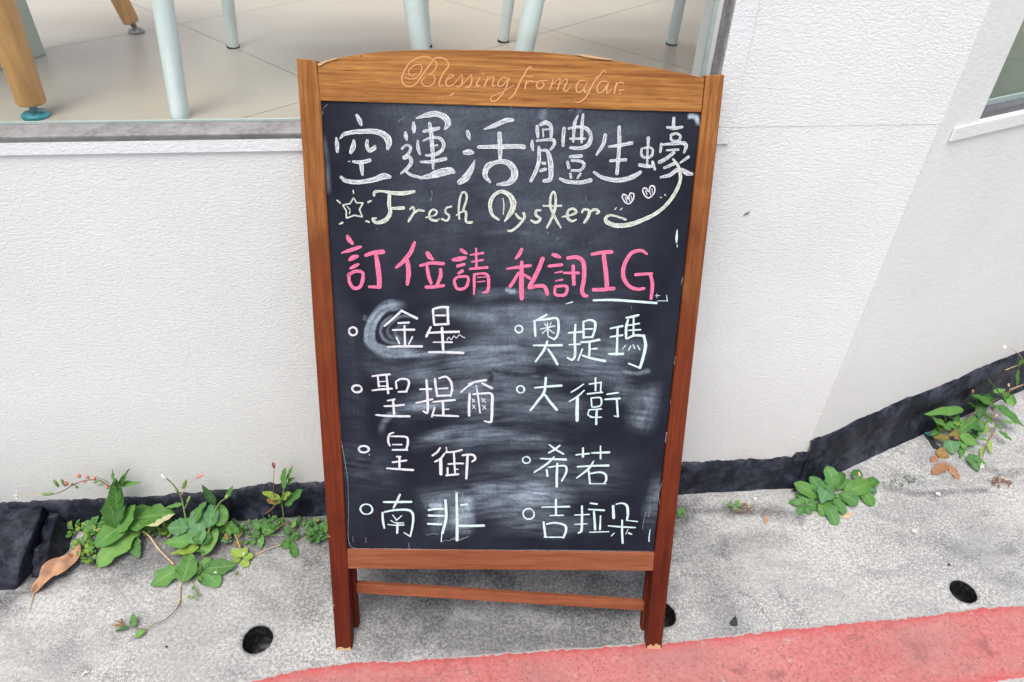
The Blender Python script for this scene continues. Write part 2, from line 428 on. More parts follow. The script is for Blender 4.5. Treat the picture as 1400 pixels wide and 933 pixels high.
LEDGE = gpts([(1120, 700), (1165, 674), (1200, 664), (1255, 672), (1320, 667), (1400, 661), (1600, 650)])
def ground_h(X, Y):
    X = np.asarray(X, float); Y = np.asarray(Y, float)
    near = np.exp(-((X / 2.5) ** 2 + ((Y - 1) / 1.2) ** 2))
    h = (vnoise(X, Y, 9, 1) * .0022 + vnoise(X, Y, 31, 2) * .0016 + vnoise(X, Y, 90, 3) * .0012) * near
    d2 = (X - W2P.x) * N2.x + (Y - W2P.y) * N2.y; d1 = (X - W1P.x) * N1.x + (Y - W1P.y) * N1.y
    d = np.where(X > CORNER.x + .05, d2, d1)
    fil = np.clip(1 - (d - .01) / .16, 0, 1) ** 1.3
    h = h + np.clip((X - CORNER.x) / .3, 0, 1) * fil * .016
    for cx, cy, r in HC:
        h = h + .0014 * np.exp(-((np.hypot(X - cx, Y - cy) - r * 1.28) / .004) ** 2)
    return h
x0, x1, y0, y1, st = -1.5, 1.95, .42, 1.95, .005
xs = np.concatenate([[-60, -20, -6, -3, -2], np.arange(x0, x1, st), [2.5, 3.5, 6, 20, 60]])
ys = np.concatenate([[-60, -20, -6, -2, -.5, .1], np.arange(y0, y1, st), [2.4, 3.5, 6, 20, 60]])
X, Y = np.meshgrid(xs, ys, indexing='xy'); Z = ground_h(X, Y)
ny, nx = X.shape
idx = np.arange(nx * ny).reshape(ny, nx)
quads = np.stack([idx[:-1, :-1], idx[:-1, 1:], idx[1:, 1:], idx[1:, :-1]], -1).reshape(-1, 4)
Xf, Yf, Zf = X.ravel().copy(), Y.ravel().copy(), Z.ravel().copy()
keep = np.ones(len(quads), bool)
hole_sets = []
for cx, cy, r in HC:
    qx = Xf[quads].mean(1); qy = Yf[quads].mean(1)
    inside = np.hypot(qx - cx, qy - cy) < r
    keep &= ~inside
used_in = np.zeros(nx * ny, bool); used_out = np.zeros(nx * ny, bool)
used_in[quads[~keep].ravel()] = True; used_out[quads[keep].ravel()] = True
rim = np.where(used_in & used_out)[0]
for i in rim:
    for cx, cy, r in HC:
        d = math.hypot(Xf[i] - cx, Yf[i] - cy)
        if d < r * 1.6:
            a = math.atan2(Yf[i] - cy, Xf[i] - cx); rr = r * (1 + .02 * math.sin(3 * a + cx * 9) + .012 * math.sin(7 * a))
            Xf[i] = cx + rr * math.cos(a); Yf[i] = cy + rr * math.sin(a); Zf[i] -= .002
me = bpy.data.meshes.new('ground')
q = quads[keep]
me.vertices.add(nx * ny); me.vertices.foreach_set('co', np.stack([Xf, Yf, Zf], -1).ravel())
me.loops.add(len(q) * 4); me.loops.foreach_set('vertex_index', q.ravel().astype(np.int32))
me.polygons.add(len(q)); me.polygons.foreach_set('loop_start', (np.arange(len(q)) * 4).astype(np.int32))
me.polygons.foreach_set('use_smooth', np.ones(len(q), bool))
me.update(calc_edges=True)
# dirt along the wall foot, ledge and weeds; shade painted in under the board
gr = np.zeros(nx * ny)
def add_grime_shade(px, width, amt, seed, sc=14):
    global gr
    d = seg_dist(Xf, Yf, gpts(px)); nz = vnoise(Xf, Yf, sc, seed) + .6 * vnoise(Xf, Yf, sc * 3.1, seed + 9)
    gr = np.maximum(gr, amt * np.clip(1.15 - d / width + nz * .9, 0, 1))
add_grime_shade([(0, 830), (100, 770), (220, 735), (330, 722), (460, 712)], .055, .85, 11)
add_grime_shade([(150, 760), (280, 745), (450, 735)], .075, .72, 12, 22)
add_grime_shade([(460, 735), (600, 730), (760, 722), (900, 712)], .12, .85, 13)
add_grime_shade([(500, 790), (600, 795), (700, 800), (860, 800)], .11, .95, 14, 9)  # this and the next two strokes mix stain with painted shade beneath the board
add_grime_shade([(500, 830), (600, 838), (700, 842), (840, 835)], .09, .9, 33, 12)
add_grime_shade([(540, 870), (640, 872), (740, 866), (850, 856)], .09, .80, 15, 11)
add_grime_shade([(330, 745), (400, 780), (430, 830)], .07, .45, 31, 14)
add_grime_shade([(490, 850), (520, 880)], .04, .5, 32, 14)
add_grime_shade([(930, 700), (990, 698), (1070, 700), (1090, 705)], .022, .75, 16, 25)
add_grime_shade([(935, 730), (970, 790), (990, 850)], .06, .40, 17, 12)
add_grime_shade([(930, 760), (1000, 740), (1070, 735)], .04, .42, 18, 18)
add_grime_shade([(1210, 668), (1255, 676), (1300, 672), (1345, 670)], .012, .6, 19, 22)
add_grime_shade([(1345, 640), (1370, 650), (1400, 645)], .015, .45, 20, 22)
add_grime_shade([(1190, 650), (1260, 655)], .03, .25, 21, 22)
add_grime_shade([(1230, 735), (1300, 745)], .03, .22, 22, 14)
add_grime_shade([(0, 850), (60, 900)], .06, .22, 23, 9)
add_grime_shade([(380, 835), (300, 770)], .06, .25, 24, 12)
add_grime_shade([(10, 815), (60, 806), (100, 775)], .022, .8, 25, 22)
for cx, cy, r in HC:
    d = np.hypot(Xf - cx, Yf - cy); gr = np.maximum(gr, .5 * np.clip(1 - (d - r) / .008, 0, 1) * (d > r * .9))
at = me.attributes.new('grime_shade', 'FLOAT', 'POINT'); at.data.foreach_set('value', gr.astype(np.float32))
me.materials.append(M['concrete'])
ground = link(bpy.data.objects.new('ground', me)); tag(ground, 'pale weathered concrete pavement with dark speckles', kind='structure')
for cx, cy, r in HC:
    ring = []; n = 32; V = []; Fc = []
    for j, (rr, z) in enumerate(((1.03, -.0015), (1.0, -.006), (.97, -.03), (.93, -.075))):
        for i in range(n):
            a = 2 * math.pi * i / n; rad = r * rr * (1 + .02 * math.sin(3 * a + cx * 9) + .012 * math.sin(7 * a))
            V.append(Vector((cx + rad * math.cos(a), cy + rad * math.sin(a), z)))
    for j in range(3):
        for i in range(n): Fc.append((j * n + i, j * n + (i + 1) % n, (j + 1) * n + (i + 1) % n, (j + 1) * n + i))
    k0 = len(V)
    for i in range(n):   # silt at the bottom
        a = 2 * math.pi * i / n; V.append(Vector((cx + r * .5 * math.cos(a), cy + r * .5 * math.sin(a), -.07 + random.uniform(-.004, .004))))
    for i in range(n): Fc.append((3 * n + i, 3 * n + (i + 1) % n, k0 + (i + 1) % n, k0 + i))
    Fc.append(tuple(range(k0, k0 + n)))
    mesh('drain_hole', V, Fc, M['hole'], ground, smooth=True)

# red no-parking line painted on the pavement
top = [(-500, 1500), (-100, 1120), (200, 975), (330, 936), (400, 917), (480, 906), (560, 902), (700, 893), (800, 886), (880, 881), (928, 876), (1025, 865), (1089, 858), (1202, 847), (1250, 843), (1330, 832), (1400, 827), (1500, 818), (1800, 790), (2400, 735)]
tp = [np.array([G(*p).x, G(*p).y]) for p in top[2:]]
tp = catmull(tp, 24)
wd = (G(1357, 830) - G(1357, 916)).length
V, Fc, edge, band = [], [], [], []; NW = 24
for i, p in enumerate(tp):
    t = tp[min(i + 1, len(tp) - 1)] - tp[max(i - 1, 0)]; t /= np.linalg.norm(t); nrm = np.array([t[1], -t[0]])
    j1 = (.72 * j1 if i else 0) + .0015 * random.uniform(-1, 1); j2 = .0012 * random.uniform(-1, 1)
    for k_ in range(NW + 1):
        f = k_ / NW; q_ = p + nrm * (j1 + f * (wd + j2 - j1))
        V.append((q_[0], q_[1], float(ground_h(q_[0], q_[1])) + .0035 if 0 < k_ < NW else float(ground_h(q_[0], q_[1])) + .0008))
        edge.append(1.0 if k_ in (0, NW) else .55 if k_ in (1, NW - 1) else 0.0); band.append(max(0, 1 - min(f, 1 - f) / .16))
for i in range(len(tp) - 1):
    for k_ in range(NW):
        a = i * (NW + 1) + k_; Fc.append((a, a + NW + 1, a + NW + 2, a + 1))
rl = mesh('painted_line', V, Fc, M['redpaint'], smooth=True)
rl.data.attributes.new('edge', 'FLOAT', 'POINT').data.foreach_set('value', np.array(edge, np.float32))
rl.data.attributes.new('band', 'FLOAT', 'POINT').data.foreach_set('value', np.array(band, np.float32))
tag(rl, 'faded red painted kerb line crossing the pavement', kind='structure')

# ------------------------------------------------------------------ building
bld = empty('shop_building', (0, 1.171, 0), 'white plastered shop building with glass front and black painted wall foot', 'building')
ZS = W1(200, 183).z                      # height of the window sill
glass_off = (G(200, 167, ZS) - W1P).dot(N1)   # negative: set back into the wall
SJ = s1(W1(1006, 0)); ZTOP = 2.95; SL = -3.2; ZW = 2.75
T_ = .14
Z_ = Vector((0, 0, 1))
def wbox(o, D, N, s0, s1_, z0, z1, o0, o1): return box_pts(o, D, Z_, N, s0, s1_, z0, z1, o1, o0)
def wall_piece(name, mat, parts, parent=bld, bev=0):
    v, f = merge(parts); o = mesh(name, v, f, mat, parent)
    if bev: bevel(o, bev)
    return o
ZJ = W1(1130, 172).z
# wall_front: below the window, right of the window, above the window
wall_piece('wall', M['plaster_low'], [wbox(W1P, D1, N1, SL, SJ, -.1, ZS - .012, -T_, 0)])
wall_piece('wall', M['plaster'], [wbox(W1P, D1, N1, SJ, SC - .001, -.1, ZJ, -T_, 0)])
wall_piece('wall', M['plaster'], [wbox(W1P, D1, N1, SJ, SC + .0002, ZJ + .0, ZTOP, -T_, .0006)])
wall_piece('wall', M['plaster'], [wbox(W1P, D1, N1, SL, SJ, ZW, ZTOP, -T_, 0)])
# raised plaster border round the window
zb = W1(200, 211, .006).z; sb = s1(W1(1020, 90, .006)); zb2 = zb
wall_piece('window_border', M['trim'], [wbox(W1P, D1, N1, SL, sb, zb, ZS - .002, .0, .004)], bev=.001)
wall_piece('window_border', M['trim'], [wbox(W1P, D1, N1, SJ, sb, ZS - .002, ZW + .06, .0008, .0042)], bev=.001)
# sill stone and glazing
wall_piece('window_sill', M['sill'], [wbox(W1P, D1, N1, SL, SJ, ZS - .012, ZS, glass_off - .004, .004)], bev=.0015)
win = wall_piece('window_frame', M['alu'], [
    wbox(W1P, D1, N1, SJ - .010, SJ, ZS, ZW, glass_off - .02, glass_off + .012)])
wall_piece('window_frame', M['sill'], [wbox(W1P, D1, N1, SJ - .004, SJ + .0, ZS, ZW, glass_off + .012, -.001)])
g1 = wall_piece('window_pane', M['glass'], [wbox(W1P, D1, N1, SL, SJ - .012, ZS + .001, ZW, glass_off - .008, glass_off)])
wall_piece('silicone_bead', M['silicone'], [wbox(W1P, D1, N1, SL, SJ - .012, ZS + .0004, ZS + .0042, glass_off + .0005, glass_off + .005)])
wall_piece('silicone_bead', M['silicone'], [wbox(W1P, D1, N1, SJ - .0165, SJ - .0101, ZS + .0004, ZW, glass_off + .0005, glass_off + .006)])
# side wall with its own window
def q2(x, y, off=0): p = W2(x, y, off); return s2(p), p.z
ga, gz = q2(1338, 166); zt, _ = 0, 0
ta, tz = q2(1303, 197, .012)
SR = 4.0
wall_piece('wall', M['plaster_side'], [wbox(CORNER, D2, N2, .0, ga, -.1, ZTOP, -T_, 0)])
wall_piece('wall', M['plaster_side'], [wbox(CORNER, D2, N2, ga, SR, -.1, gz, -T_, 0)])
wall_piece('wall', M['plaster_side'], [wbox(CORNER, D2, N2, ga, SR, ZW, ZTOP, -T_, 0)])
wall_piece('window_border', M['plaster_side'], [wbox(CORNER, D2, N2, ta, SR, tz, gz, .0005, .005)], bev=.002)
wall_piece('window_frame', M['frame_grey'], [wbox(CORNER, D2, N2, ga, SR, gz, gz + .013, -.05, -.006)])
wall_piece('silicone_bead', M['silicone'], [wbox(CORNER, D2, N2, ga + .001, SR, gz + .0135, gz + .024, -.036, -.026)])
wall_piece('window_pane', M['glass_side'], [wbox(CORNER, D2, N2, ga + .001, SR, gz + .0245, ZW, -.038, -.030)])

# black painted wall foot: ragged upper edge, thicker towards the ground
def foot(name, edge_px, unproj, base, D, N, s_of, zfun, s_start, s_end, thick, amp):
    tops = [(s_of(unproj(x, y, .006)), unproj(x, y, .006).z) for x, y in edge_px]
    tops.sort(); S_ = np.array([t[0] for t in tops]); ZZ = np.array([t[1] for t in tops])
    n = int((s_end - s_start) / .004); V, Fc = [], []
    rr = np.random.default_rng(int(s_end * 1000)); jag = 0
    rows = len(thick)
    for i in range(n + 1):
        s = s_start + (s_end - s_start) * i / n
        jag = jag * .75 + rr.normal() * amp
        zt_ = float(np.interp(s, S_, ZZ)) + jag
        p0 = base + D * s
        zg = float(ground_h(p0.x + N.x * .02, p0.y + N.y * .02)) - .004
        for k_, (f, o) in enumerate(thick):
            z = zg + (zt_ - zg) * f
            bmp = 0 if k_ in (0, rows - 1) else .003 * math.sin(s * 41 + k_ * 2.1) + .002 * math.sin(s * 97 + k_)
            V.append(base + D * s + N * (o + bmp * .6) + Z_ * (z + (0 if k_ in (0, rows - 1) else bmp * .7)))
    for i in range(n):
        for k_ in range(rows - 1):
            a = i * rows + k_; Fc.append((a, a + rows, a + rows + 1, a + 1))
    return mesh(name, V, Fc, M['tar'], bld, smooth=True)
e1 = [(-400, 708), (-60, 693), (56, 687), (145, 684), (225, 680), (238, 677), (273, 675.5), (299, 672), (325, 670.7), (337, 667.5), (366, 664), (402, 662), (440, 661), (933, 635), (961, 634), (993, 631.5), (1006, 633), (1025, 629.5), (1051, 630.5), (1064, 627.6), (1083, 628), (1090, 621)]
foot('black_wall_foot', e1, W1, W1P, D1, N1, s1, None, SL, SC + .004, [(1.0, -.001), (.985, .006), (.7, .008), (.4, .009), (.12, .012), (0, .018)], .0012)
e2 = [(1097, 613), (1109, 606), (1117, 601), (1125, 599), (1150.6, 588.6), (1174, 575.7), (1204.6, 563), (1235, 548.7), (1261, 539.7), (1284, 530.7), (1312.6, 518.6), (1338, 506), (1369, 493.4), (1400, 481.9), (1700, 370)]
foot('black_wall_foot', e2, W2, CORNER, D2, N2, s2, None, -.004, SR, [(1.0, -.001), (.975, .006), (.66, .016), (.60, .009), (.45, .011), (.2, .017), (0, .030)], .0007)

sc_ = [W1(1016, 296, .0012), W1(1019, 292, .0012), (W1(1026, 289, .0012)), W1(1024, 293, .0012)]
v, f = prism(sc_, [p - N1 * .001 for p in sc_]); mesh('scuff_mark', v, f, M['sill'], bld)
# ------------------------------------------------------------------ interior
ZF = ZS - .001
fl = empty('floor', (0, 1.3, ZF)); tag(fl, 'beige large-format floor tiles inside the shop', kind='structure')
INN = (W1P + N1 * (glass_off - .009))
j1a, j1b = G(280, 48, ZF), G(403, 102, ZF); j2a, j2b = G(735, 48, ZF), G(880, 10, ZF)
ta_ = (j1b - j1a).normalized(); tb_ = Vector((-ta_.y, ta_.x, 0))
if tb_.y < 0: tb_ = -tb_
TS = .8
# the grid passes through the joint seen left of the sign and the crossing seen right of it
org = j1a.copy()
crs = G(755, 42, ZF)
def tcoord(p): d = p - org; return d.dot(ta_), d.dot(tb_)
off_a, TB = tcoord(crs)
print('TILE', off_a, TB)
if .4 < abs(TB) < 1.3: TS = abs(TB)
def inside_room(p): return (p - INN).dot(N1) < 0 and ((p - CORNER).dot(N2) < -.06) and p.x > -3.4 and p.y < 5.2
def clip(poly, p0, n):      # keep the side where (p-p0).n < 0
    o = []
    for i, a in enumerate(poly):
        b = poly[(i + 1) % len(poly)]; da, db = (a - p0).dot(n), (b - p0).dot(n)
        if da <= 0: o.append(a)
        if (da < 0) != (db < 0): o.append(a + (b - a) * (da / (da - db)))
    return o
for i in range(-6, 8):
    for j in range(-5, 9):
        g_ = .0010
        c4 = [org + ta_ * (off_a + TS * (i + a)) + tb_ * (TS * (j + b)) for a, b in ((0, 0), (1, 0), (1, 1), (0, 1))]
        cen = sum(c4, Vector()) / 4
        c4 = [cen + (p - cen) * (1 - g_ / TS * 2) for p in c4]
        c4 = clip(c4, INN, N1)
        if len(c4) >= 3: c4 = clip(c4, CORNER + N2 * -.05, N2)
        if len(c4) >= 3: c4 = clip(c4, Vector((0, 5.2, 0)), Vector((0, 1, 0)))
        if len(c4) >= 3: c4 = clip(c4, Vector((-3.4, 0, 0)), Vector((-1, 0, 0)))
        if len(c4) < 3: continue
        v, f = prism([p + Z_ * 0 for p in c4], [p - Z_ * .009 for p in c4])
        f = [tuple(reversed(q_)) for q_ in f]
        mesh('floor_tile', v, f, M['tile'], fl)
base = [Vector((-3.4, 1.171 - 3.4 * .1093, 0)), Vector((CORNER.x, CORNER.y, 0)), Vector((4.2, CORNER.y + (4.2 - CORNER.x) * .514, 0)), Vector((4.2, 5.2, 0)), Vector((-3.4, 5.2, 0))]
base = [p - N1 * .06 if i < 2 else p for i, p in enumerate(base)]
base = clip(base, INN - N1 * .0, N1); base = clip(base, CORNER + N2 * -.03, N2)
v, f = prism([Vector((p.x, p.y, ZF - .004)) for p in base], [Vector((p.x, p.y, ZF - .15)) for p in base])
mesh('grout_bed', v, [tuple(reversed(q_)) for q_ in f], M['grout'], fl)
v, f = box_pts(Vector((0, 5.2, 0)), Vector((1, 0, 0)), Vector((0, 1, 0)), Z_, -3.5, 4.3, 0, .1, ZF - .1, ZTOP)
mesh('back_wall', v, f, M['inner_wall'], bld)

def leg_top(foot_p, x, y, lean, H):
    """point H above the foot on the line that starts at foot_p and passes the sight line (x, y)"""
    d = ray(x, y); # plane: (p.y - f.y) = lean * (p.z - f.z)
    n = Vector((0, 1, -lean)); t = (foot_p - CAM).dot(n) / d.dot(n); q_ = CAM + d * t
    u = (q_ - foot_p); return foot_p + u * (H / u.z)
def seat_chair(label, legs, cap_flags, H=.44):
    """legs: (foot px, seen px, lean, radius) in the order front-left, front-right, back-right, back-left"""
    feet = [G(fx, fy, ZF) for (fx, fy), _, _, _ in legs]
    tops = [leg_top(f_, *s_, ln, H) for f_, (_, s_, ln, _) in zip(feet, legs)]
    cen = sum(feet, Vector()) / 4
    root = empty('chair', (cen.x, cen.y, ZF), label, 'chair', 'white metal chairs inside the shop window')
    for f_, t_, (_, _, _, r), cp in zip(feet, tops, legs, cap_flags):
        v, fc = tube([f_ + Z_ * .002, f_ + (t_ - f_) * .5, t_], [r * .93, r * 1.0, r * 1.12], 20); o = mesh('leg', v, fc, M['white_metal'], root, smooth=True)
        o.modifiers.new('es', 'EDGE_SPLIT').split_angle = R_(50)
        if cp:
            u = (t_ - f_).normalized()
            v, fc = tube([f_ - u * .001, f_ + u * .004, f_ + u * .0045], [r * 1.0, r * 1.02, r * .9], 20); mesh('rubber_foot', v, fc, M['rubber'], o, smooth=True)
    tc = sum(tops, Vector()) / 4
    ring = []
    for i in range(28):
        a = 2 * math.pi * i / 28; ca, sa = math.cos(a), math.sin(a)
        rx = .205 * abs(ca) ** .7 * (1 if ca > 0 else -1); ry = .2 * abs(sa) ** .7 * (1 if sa > 0 else -1)
        ring.append(Vector((tc.x + rx, tc.y + ry, ZF + H)))
    v, fc = prism([p + Z_ * .022 for p in ring], ring); o = mesh('seat', v, [tuple(reversed(q_)) for q_ in fc], M['white_metal'], root); bevel(o, .006)
    for sx in (-1, 1):
        pth = [Vector((tc.x + sx * .17, tc.y + .17, ZF + H + .02)), Vector((tc.x + sx * .18, tc.y + .21, ZF + H + .22)), Vector((tc.x + sx * .16, tc.y + .23, ZF + H + .40))]
        v, fc = tube(pth, .011, 10); mesh('back_post', v, fc, M['white_metal'], root, smooth=True)
    v, fc = box_pts(Vector((tc.x, tc.y + .225, ZF + H + .36)), Vector((1, 0, 0)), Z_, Vector((0, 1, 0)), -.17, .17, -.06, .06, -.008, .008)
    o = mesh('backrest', v, fc, M['white_metal'], root); bevel(o, .004)
    return root
seat_chair('white metal chair standing left of the sign, its near leg against the glass',
           [((247, 161), (222, 0), .04, .0165), ((588, 152), (564, 0), .04, .0165), ((583, 64), (578, 0), -.10, .0125), ((319, 65), (311, 0), -.10, .0135)], (0, 0, 1, 1))
seat_chair('white metal chair right of the sign centre, two of its legs behind the carved rail',
           [((700, 155), (731, 0), .04, .0165), ((1030, 150), (1055, 0), .04, .0165), ((918, 61), (930, 0), -.10, .0130), ((688, 57), (696, 0), -.10, .0130)], (0, 0, 1, 1))
def wood_table(label, legs, H=.70):
    feet = [G(fx, fy, ZF) for (fx, fy), _, _, _, _ in legs]
    cen = sum(feet, Vector()) / len(feet)
    root = empty('table', (cen.x, cen.y, ZF), label, 'table', 'wooden tables inside the shop window')
    tops = []
    for f_, (_, s_, ln, r, fm) in zip(feet, legs):
        t_ = leg_top(f_, *s_, ln, H); tops.append(t_); u = (t_ - f_).normalized()
        pts = [f_ + u * .022, f_ + u * .026, f_ + u * .3, t_]
        v, fc = tube(pts, [r * .9, r, r * 1.25, r * 1.7], 20); o = mesh('leg', v, fc, M['leg_wood'], root, smooth=True)
        v, fc = tube([f_ + Z_ * .0005, f_ + Z_ * .004, f_ + Z_ * .008, f_ + Z_ * .010, f_ + u * .024], [r * .95, r * 1.0, r * .85, .006, .006], 20)
        mesh('levelling_foot', v, fc, fm, o, smooth=True)
    xs_ = [t.x for t in tops]; ys_ = [t.y for t in tops]
    v, fc = box_pts(Vector((0, 0, ZF + H)), Vector((1, 0, 0)), Vector((0, 1, 0)), Z_, min(xs_) - .05, max(xs_) + .05, min(ys_) - .05, max(ys_) + .05, 0, .028)
    o = mesh('tabletop', v, fc, M['leg_wood'], root); bevel(o, .004)
    return root
wood_table('wooden table in the left of the shop window, tapered leg on a teal glide', [
    ((50, 160), (-6, 0), .05, .0225, M['teal']), ((187, 45), (164, 0), -.05, .0175, M['steel']),
    ((-420, 60), (-400, 0), -.05, .0175, M['steel']), ((-640, 190), (-660, 0), .05, .0225, M['teal'])])
wood_table('wooden table mostly hidden behind the right window jamb', [
    ((978, 50), (990, -60), -.05, .016, M['steel']), ((1200, 60), (1190, 0), -.05, .016, M['steel']),
    ((1260, 10), (1240, -80), -.05, .016, M['steel']), ((1010, 5), (1006, -80), -.05, .016, M['steel'])])
ca, cb = G(64, 75, ZF), G(38, 84, ZF); dd = (ca - cb).normalized(); nn = Vector((-dd.y, dd.x, 0))
if nn.y < 0: nn = -nn
v, f = box_pts(ca, dd, nn, Z_, -.36, 0, 0, .05, 0.0, .62)
cab = mesh('cabinet_panel', v, f, M['cabinet']); bevel(cab, .003)
tag(cab, 'pale green panel standing behind the big wooden table leg', 'panel')
# ------------------------------------------------------------------ the A-board sign
BO = Vector((-0.353506, 0.761720, 0.0001)); YAW, LEAN, TW = R_(1.75630), R_(19.98175), R_(-0.517805)
_x = Vector((math.cos(YAW), math.sin(YAW), 0)); _n = Vector((math.sin(YAW), -math.cos(YAW), 0))
_z = Z_ * math.cos(LEAN) - _n * math.sin(LEAN)
BX = _x * math.cos(TW) + _z * math.sin(TW); BZ = -_x * math.sin(TW) + _z * math.cos(TW); BN = BX.cross(BZ)
sign = empty('chalkboard_sign', BO, 'folded wooden A-board chalkboard leaning on the shop wall, menu chalked in white and pink', 'chalkboard sign')
mm = Matrix((BX, BZ, BN)).transposed().to_4x4(); mm.translation = BO
sign.matrix_basis = mm
def B(x, y, n=0.0):
    """board coordinates (right, up, out) of a point seen at (x, y)"""
    p = plane_hit(x, y, BO + BN * n, BN) - BO
    return Vector((p.dot(BX), p.dot(BZ), n))
def bmesh_obj(name, v, f, mat, parent=None, **kw):
    return mesh(name, v, f, mat, parent or sign, world=False, **kw)
def plate(name, pts, n0, n1, mat, bev=.0018, seg=3, parent=None, flip=False):
    """outline seen in the photo, laid on the board's plane, with its real thickness"""
    fr = [B(x, y) + Vector((0, 0, n0)) for x, y in pts]; bk = [Vector((p.x, p.y, n1)) for p in fr]
    v, f = prism(fr, bk)
    f = [tuple(reversed(q_)) for q_ in f]
    o = bmesh_obj(name, v, f, mat, parent)
    if bev: bevel(o, bev, seg)
    return o
ST = -.028
plate('stile', [(405, 80), (432, 83), (437, 120), (457, 445), (474.5, 752), (481, 889), (459, 889), (430, 470)], 0, ST, M['wood_v'], .0022)
plate('stile', [(965.5, 103), (991, 102), (950, 470), (904, 892), (883, 893), (895.5, 755), (929, 445)], 0, ST, M['wood_v'], .0022)
arc = [(433.5, 88), (450, 82.5), (470, 77.5), (500, 73), (530, 70), (565, 68.4), (600, 68), (650, 68.2), (700, 69.3), (740, 71.5), (780, 75), (815, 79.5), (850, 85), (880, 90), (910, 95.5), (940, 101.5), (964, 106.8)]
plate('top_rail', arc + [(959.5, 154), (436.5, 138)], -.0015, -.022, M['wood_h'], .0016)
plate('bottom_rail', [(474.5, 752), (895.3, 756.5), (893.3, 781.5), (475.2, 778.5)], -.0012, -.021, M['wood_h'], .0016)
# chipped bare edges
def chip(pts, name='bare_wood_chip'):
    fr = [B(x, y) + Vector((0, 0, .0004)) for x, y in pts]; bk = [Vector((p.x, p.y, -.004)) for p in fr]
    v, f = prism(fr, bk); bmesh_obj(name, v, [tuple(reversed(q_)) for q_ in f], M['raw_wood'])
chip([(782, 73.5), (800, 75), (838, 81.2), (836, 82.6), (815, 80.5), (798, 78)])
chip([(433.2, 87.6), (447, 82.3), (462, 78.6), (462, 80.5), (447, 84.8), (436, 91)])
chip([(884.6, 884), (890, 881), (893, 884), (897, 880), (903.2, 883), (903.5, 892.4), (884, 893)])
chip([(460.5, 886), (466, 884.5), (472, 887), (479, 885), (480.7, 889.3), (460, 889.4)])
chip([(449.4, 733), (451, 732.5), (451.2, 734), (449.6, 734.4)])
chip([(454.8, 827), (457, 827), (457, 828.2), (455, 828.4)])
# rear frame, folded in between the stiles
def bbox(u0, u1, v0, v1, nb, nt, th):
    """slat from height v0 to v1 whose front face runs from depth nb (bottom) to nt (top)"""
    P = []
    fr = [Vector((u0, v0, nb)), Vector((u1, v0, nb)), Vector((u1, v1, nt)), Vector((u0, v1, nt))]
    bk = [p - Vector((0, 0, th)) for p in fr]
    return prism(fr, bk)
def bl_(p, q_): return [tuple(reversed(x)) for x in q_]
V0 = .034; NB, NTp = -.040, -.0125; VT = 1.03
slope = (NTp - NB) / (VT - V0)
nn_ = lambda v: NB + slope * (v - V0)
uL = B(480.5, 835, NB).x; uR = B(884, 840, NB).x
for u0, u1, vb in ((uL - .004, uL + .0135, .022), (uR - .009, uR + .007, .006)):
    v, f = bbox(u0, u1, vb, VT, nn_(vb), nn_(VT), .019); o = bmesh_obj('rear_leg', v, bl_(v, f), M['wood_v']); bevel(o, .004, 3)
cl, cr_ = B(485, 798, NB), B(886, 824, NB); cl2, cr2 = B(483, 811, NB), B(886, 836, NB)
fr = [cl2, cr2, cr_, cl]; bk = [p - Vector((0, 0, .012)) for p in fr]
v, f = prism(fr, bk); o = bmesh_obj('crossbar', v, bl_(v, f), M['wood_h']); bevel(o, .0015)
v, f = bbox(uL + .0135, uR - .009, .985, 1.02, nn_(.985), nn_(1.02), .012); o = bmesh_obj('rear_rail', v, bl_(v, f), M['wood_h']); bevel(o, .0015)

# slate panel: a fine grid that carries wiped chalk and, near the top, painted sky sheen
k = NT('slate_board'); c = k.coord(); d = k.attr('dust_sheen'); ng = k.noise(c, 420, 3, .7); nm = k.noise(c, 18, 5, .6)
base = k.mix(k.ramp(nm, [(.3, 0), (.7, 1)]), (.0065, .0072, .0145), (.013, .0145, .026))
dd_ = k.math('MULTIPLY', d, k.ramp(ng, [(.25, .55), (.7, 1.15)]))
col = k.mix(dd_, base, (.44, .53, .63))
fl_ = k.ramp(k.noise(c, 190, 3, .8), [(.74, 0), (.79, .55)]); col = k.mix(k.math('MULTIPLY', fl_, k.attr('fleck')), col, (.65, .68, .70))
k.set(col, .62, Specular_IOR_Level=.14); k.bump(ng, .12, .0006); M['slate'] = k.m
P0, P1 = B(474, 756), B(893.5, 757); P2, P3 = B(958.5, 152), B(437.5, 137)
gx, gy = 300, 480
uu, vv = np.meshgrid(np.linspace(0, 1, gx), np.linspace(0, 1, gy))
def bl2(a, b, c_, d_): return a * (1 - uu) * (1 - vv) + b * uu * (1 - vv) + c_ * uu * vv + d_ * (1 - uu) * vv
XX = bl2(P0.x, P1.x, P2.x, P3.x); YY = bl2(P0.y, P1.y, P2.y, P3.y)
dust_sheen = np.zeros_like(XX); dark = np.zeros_like(XX)
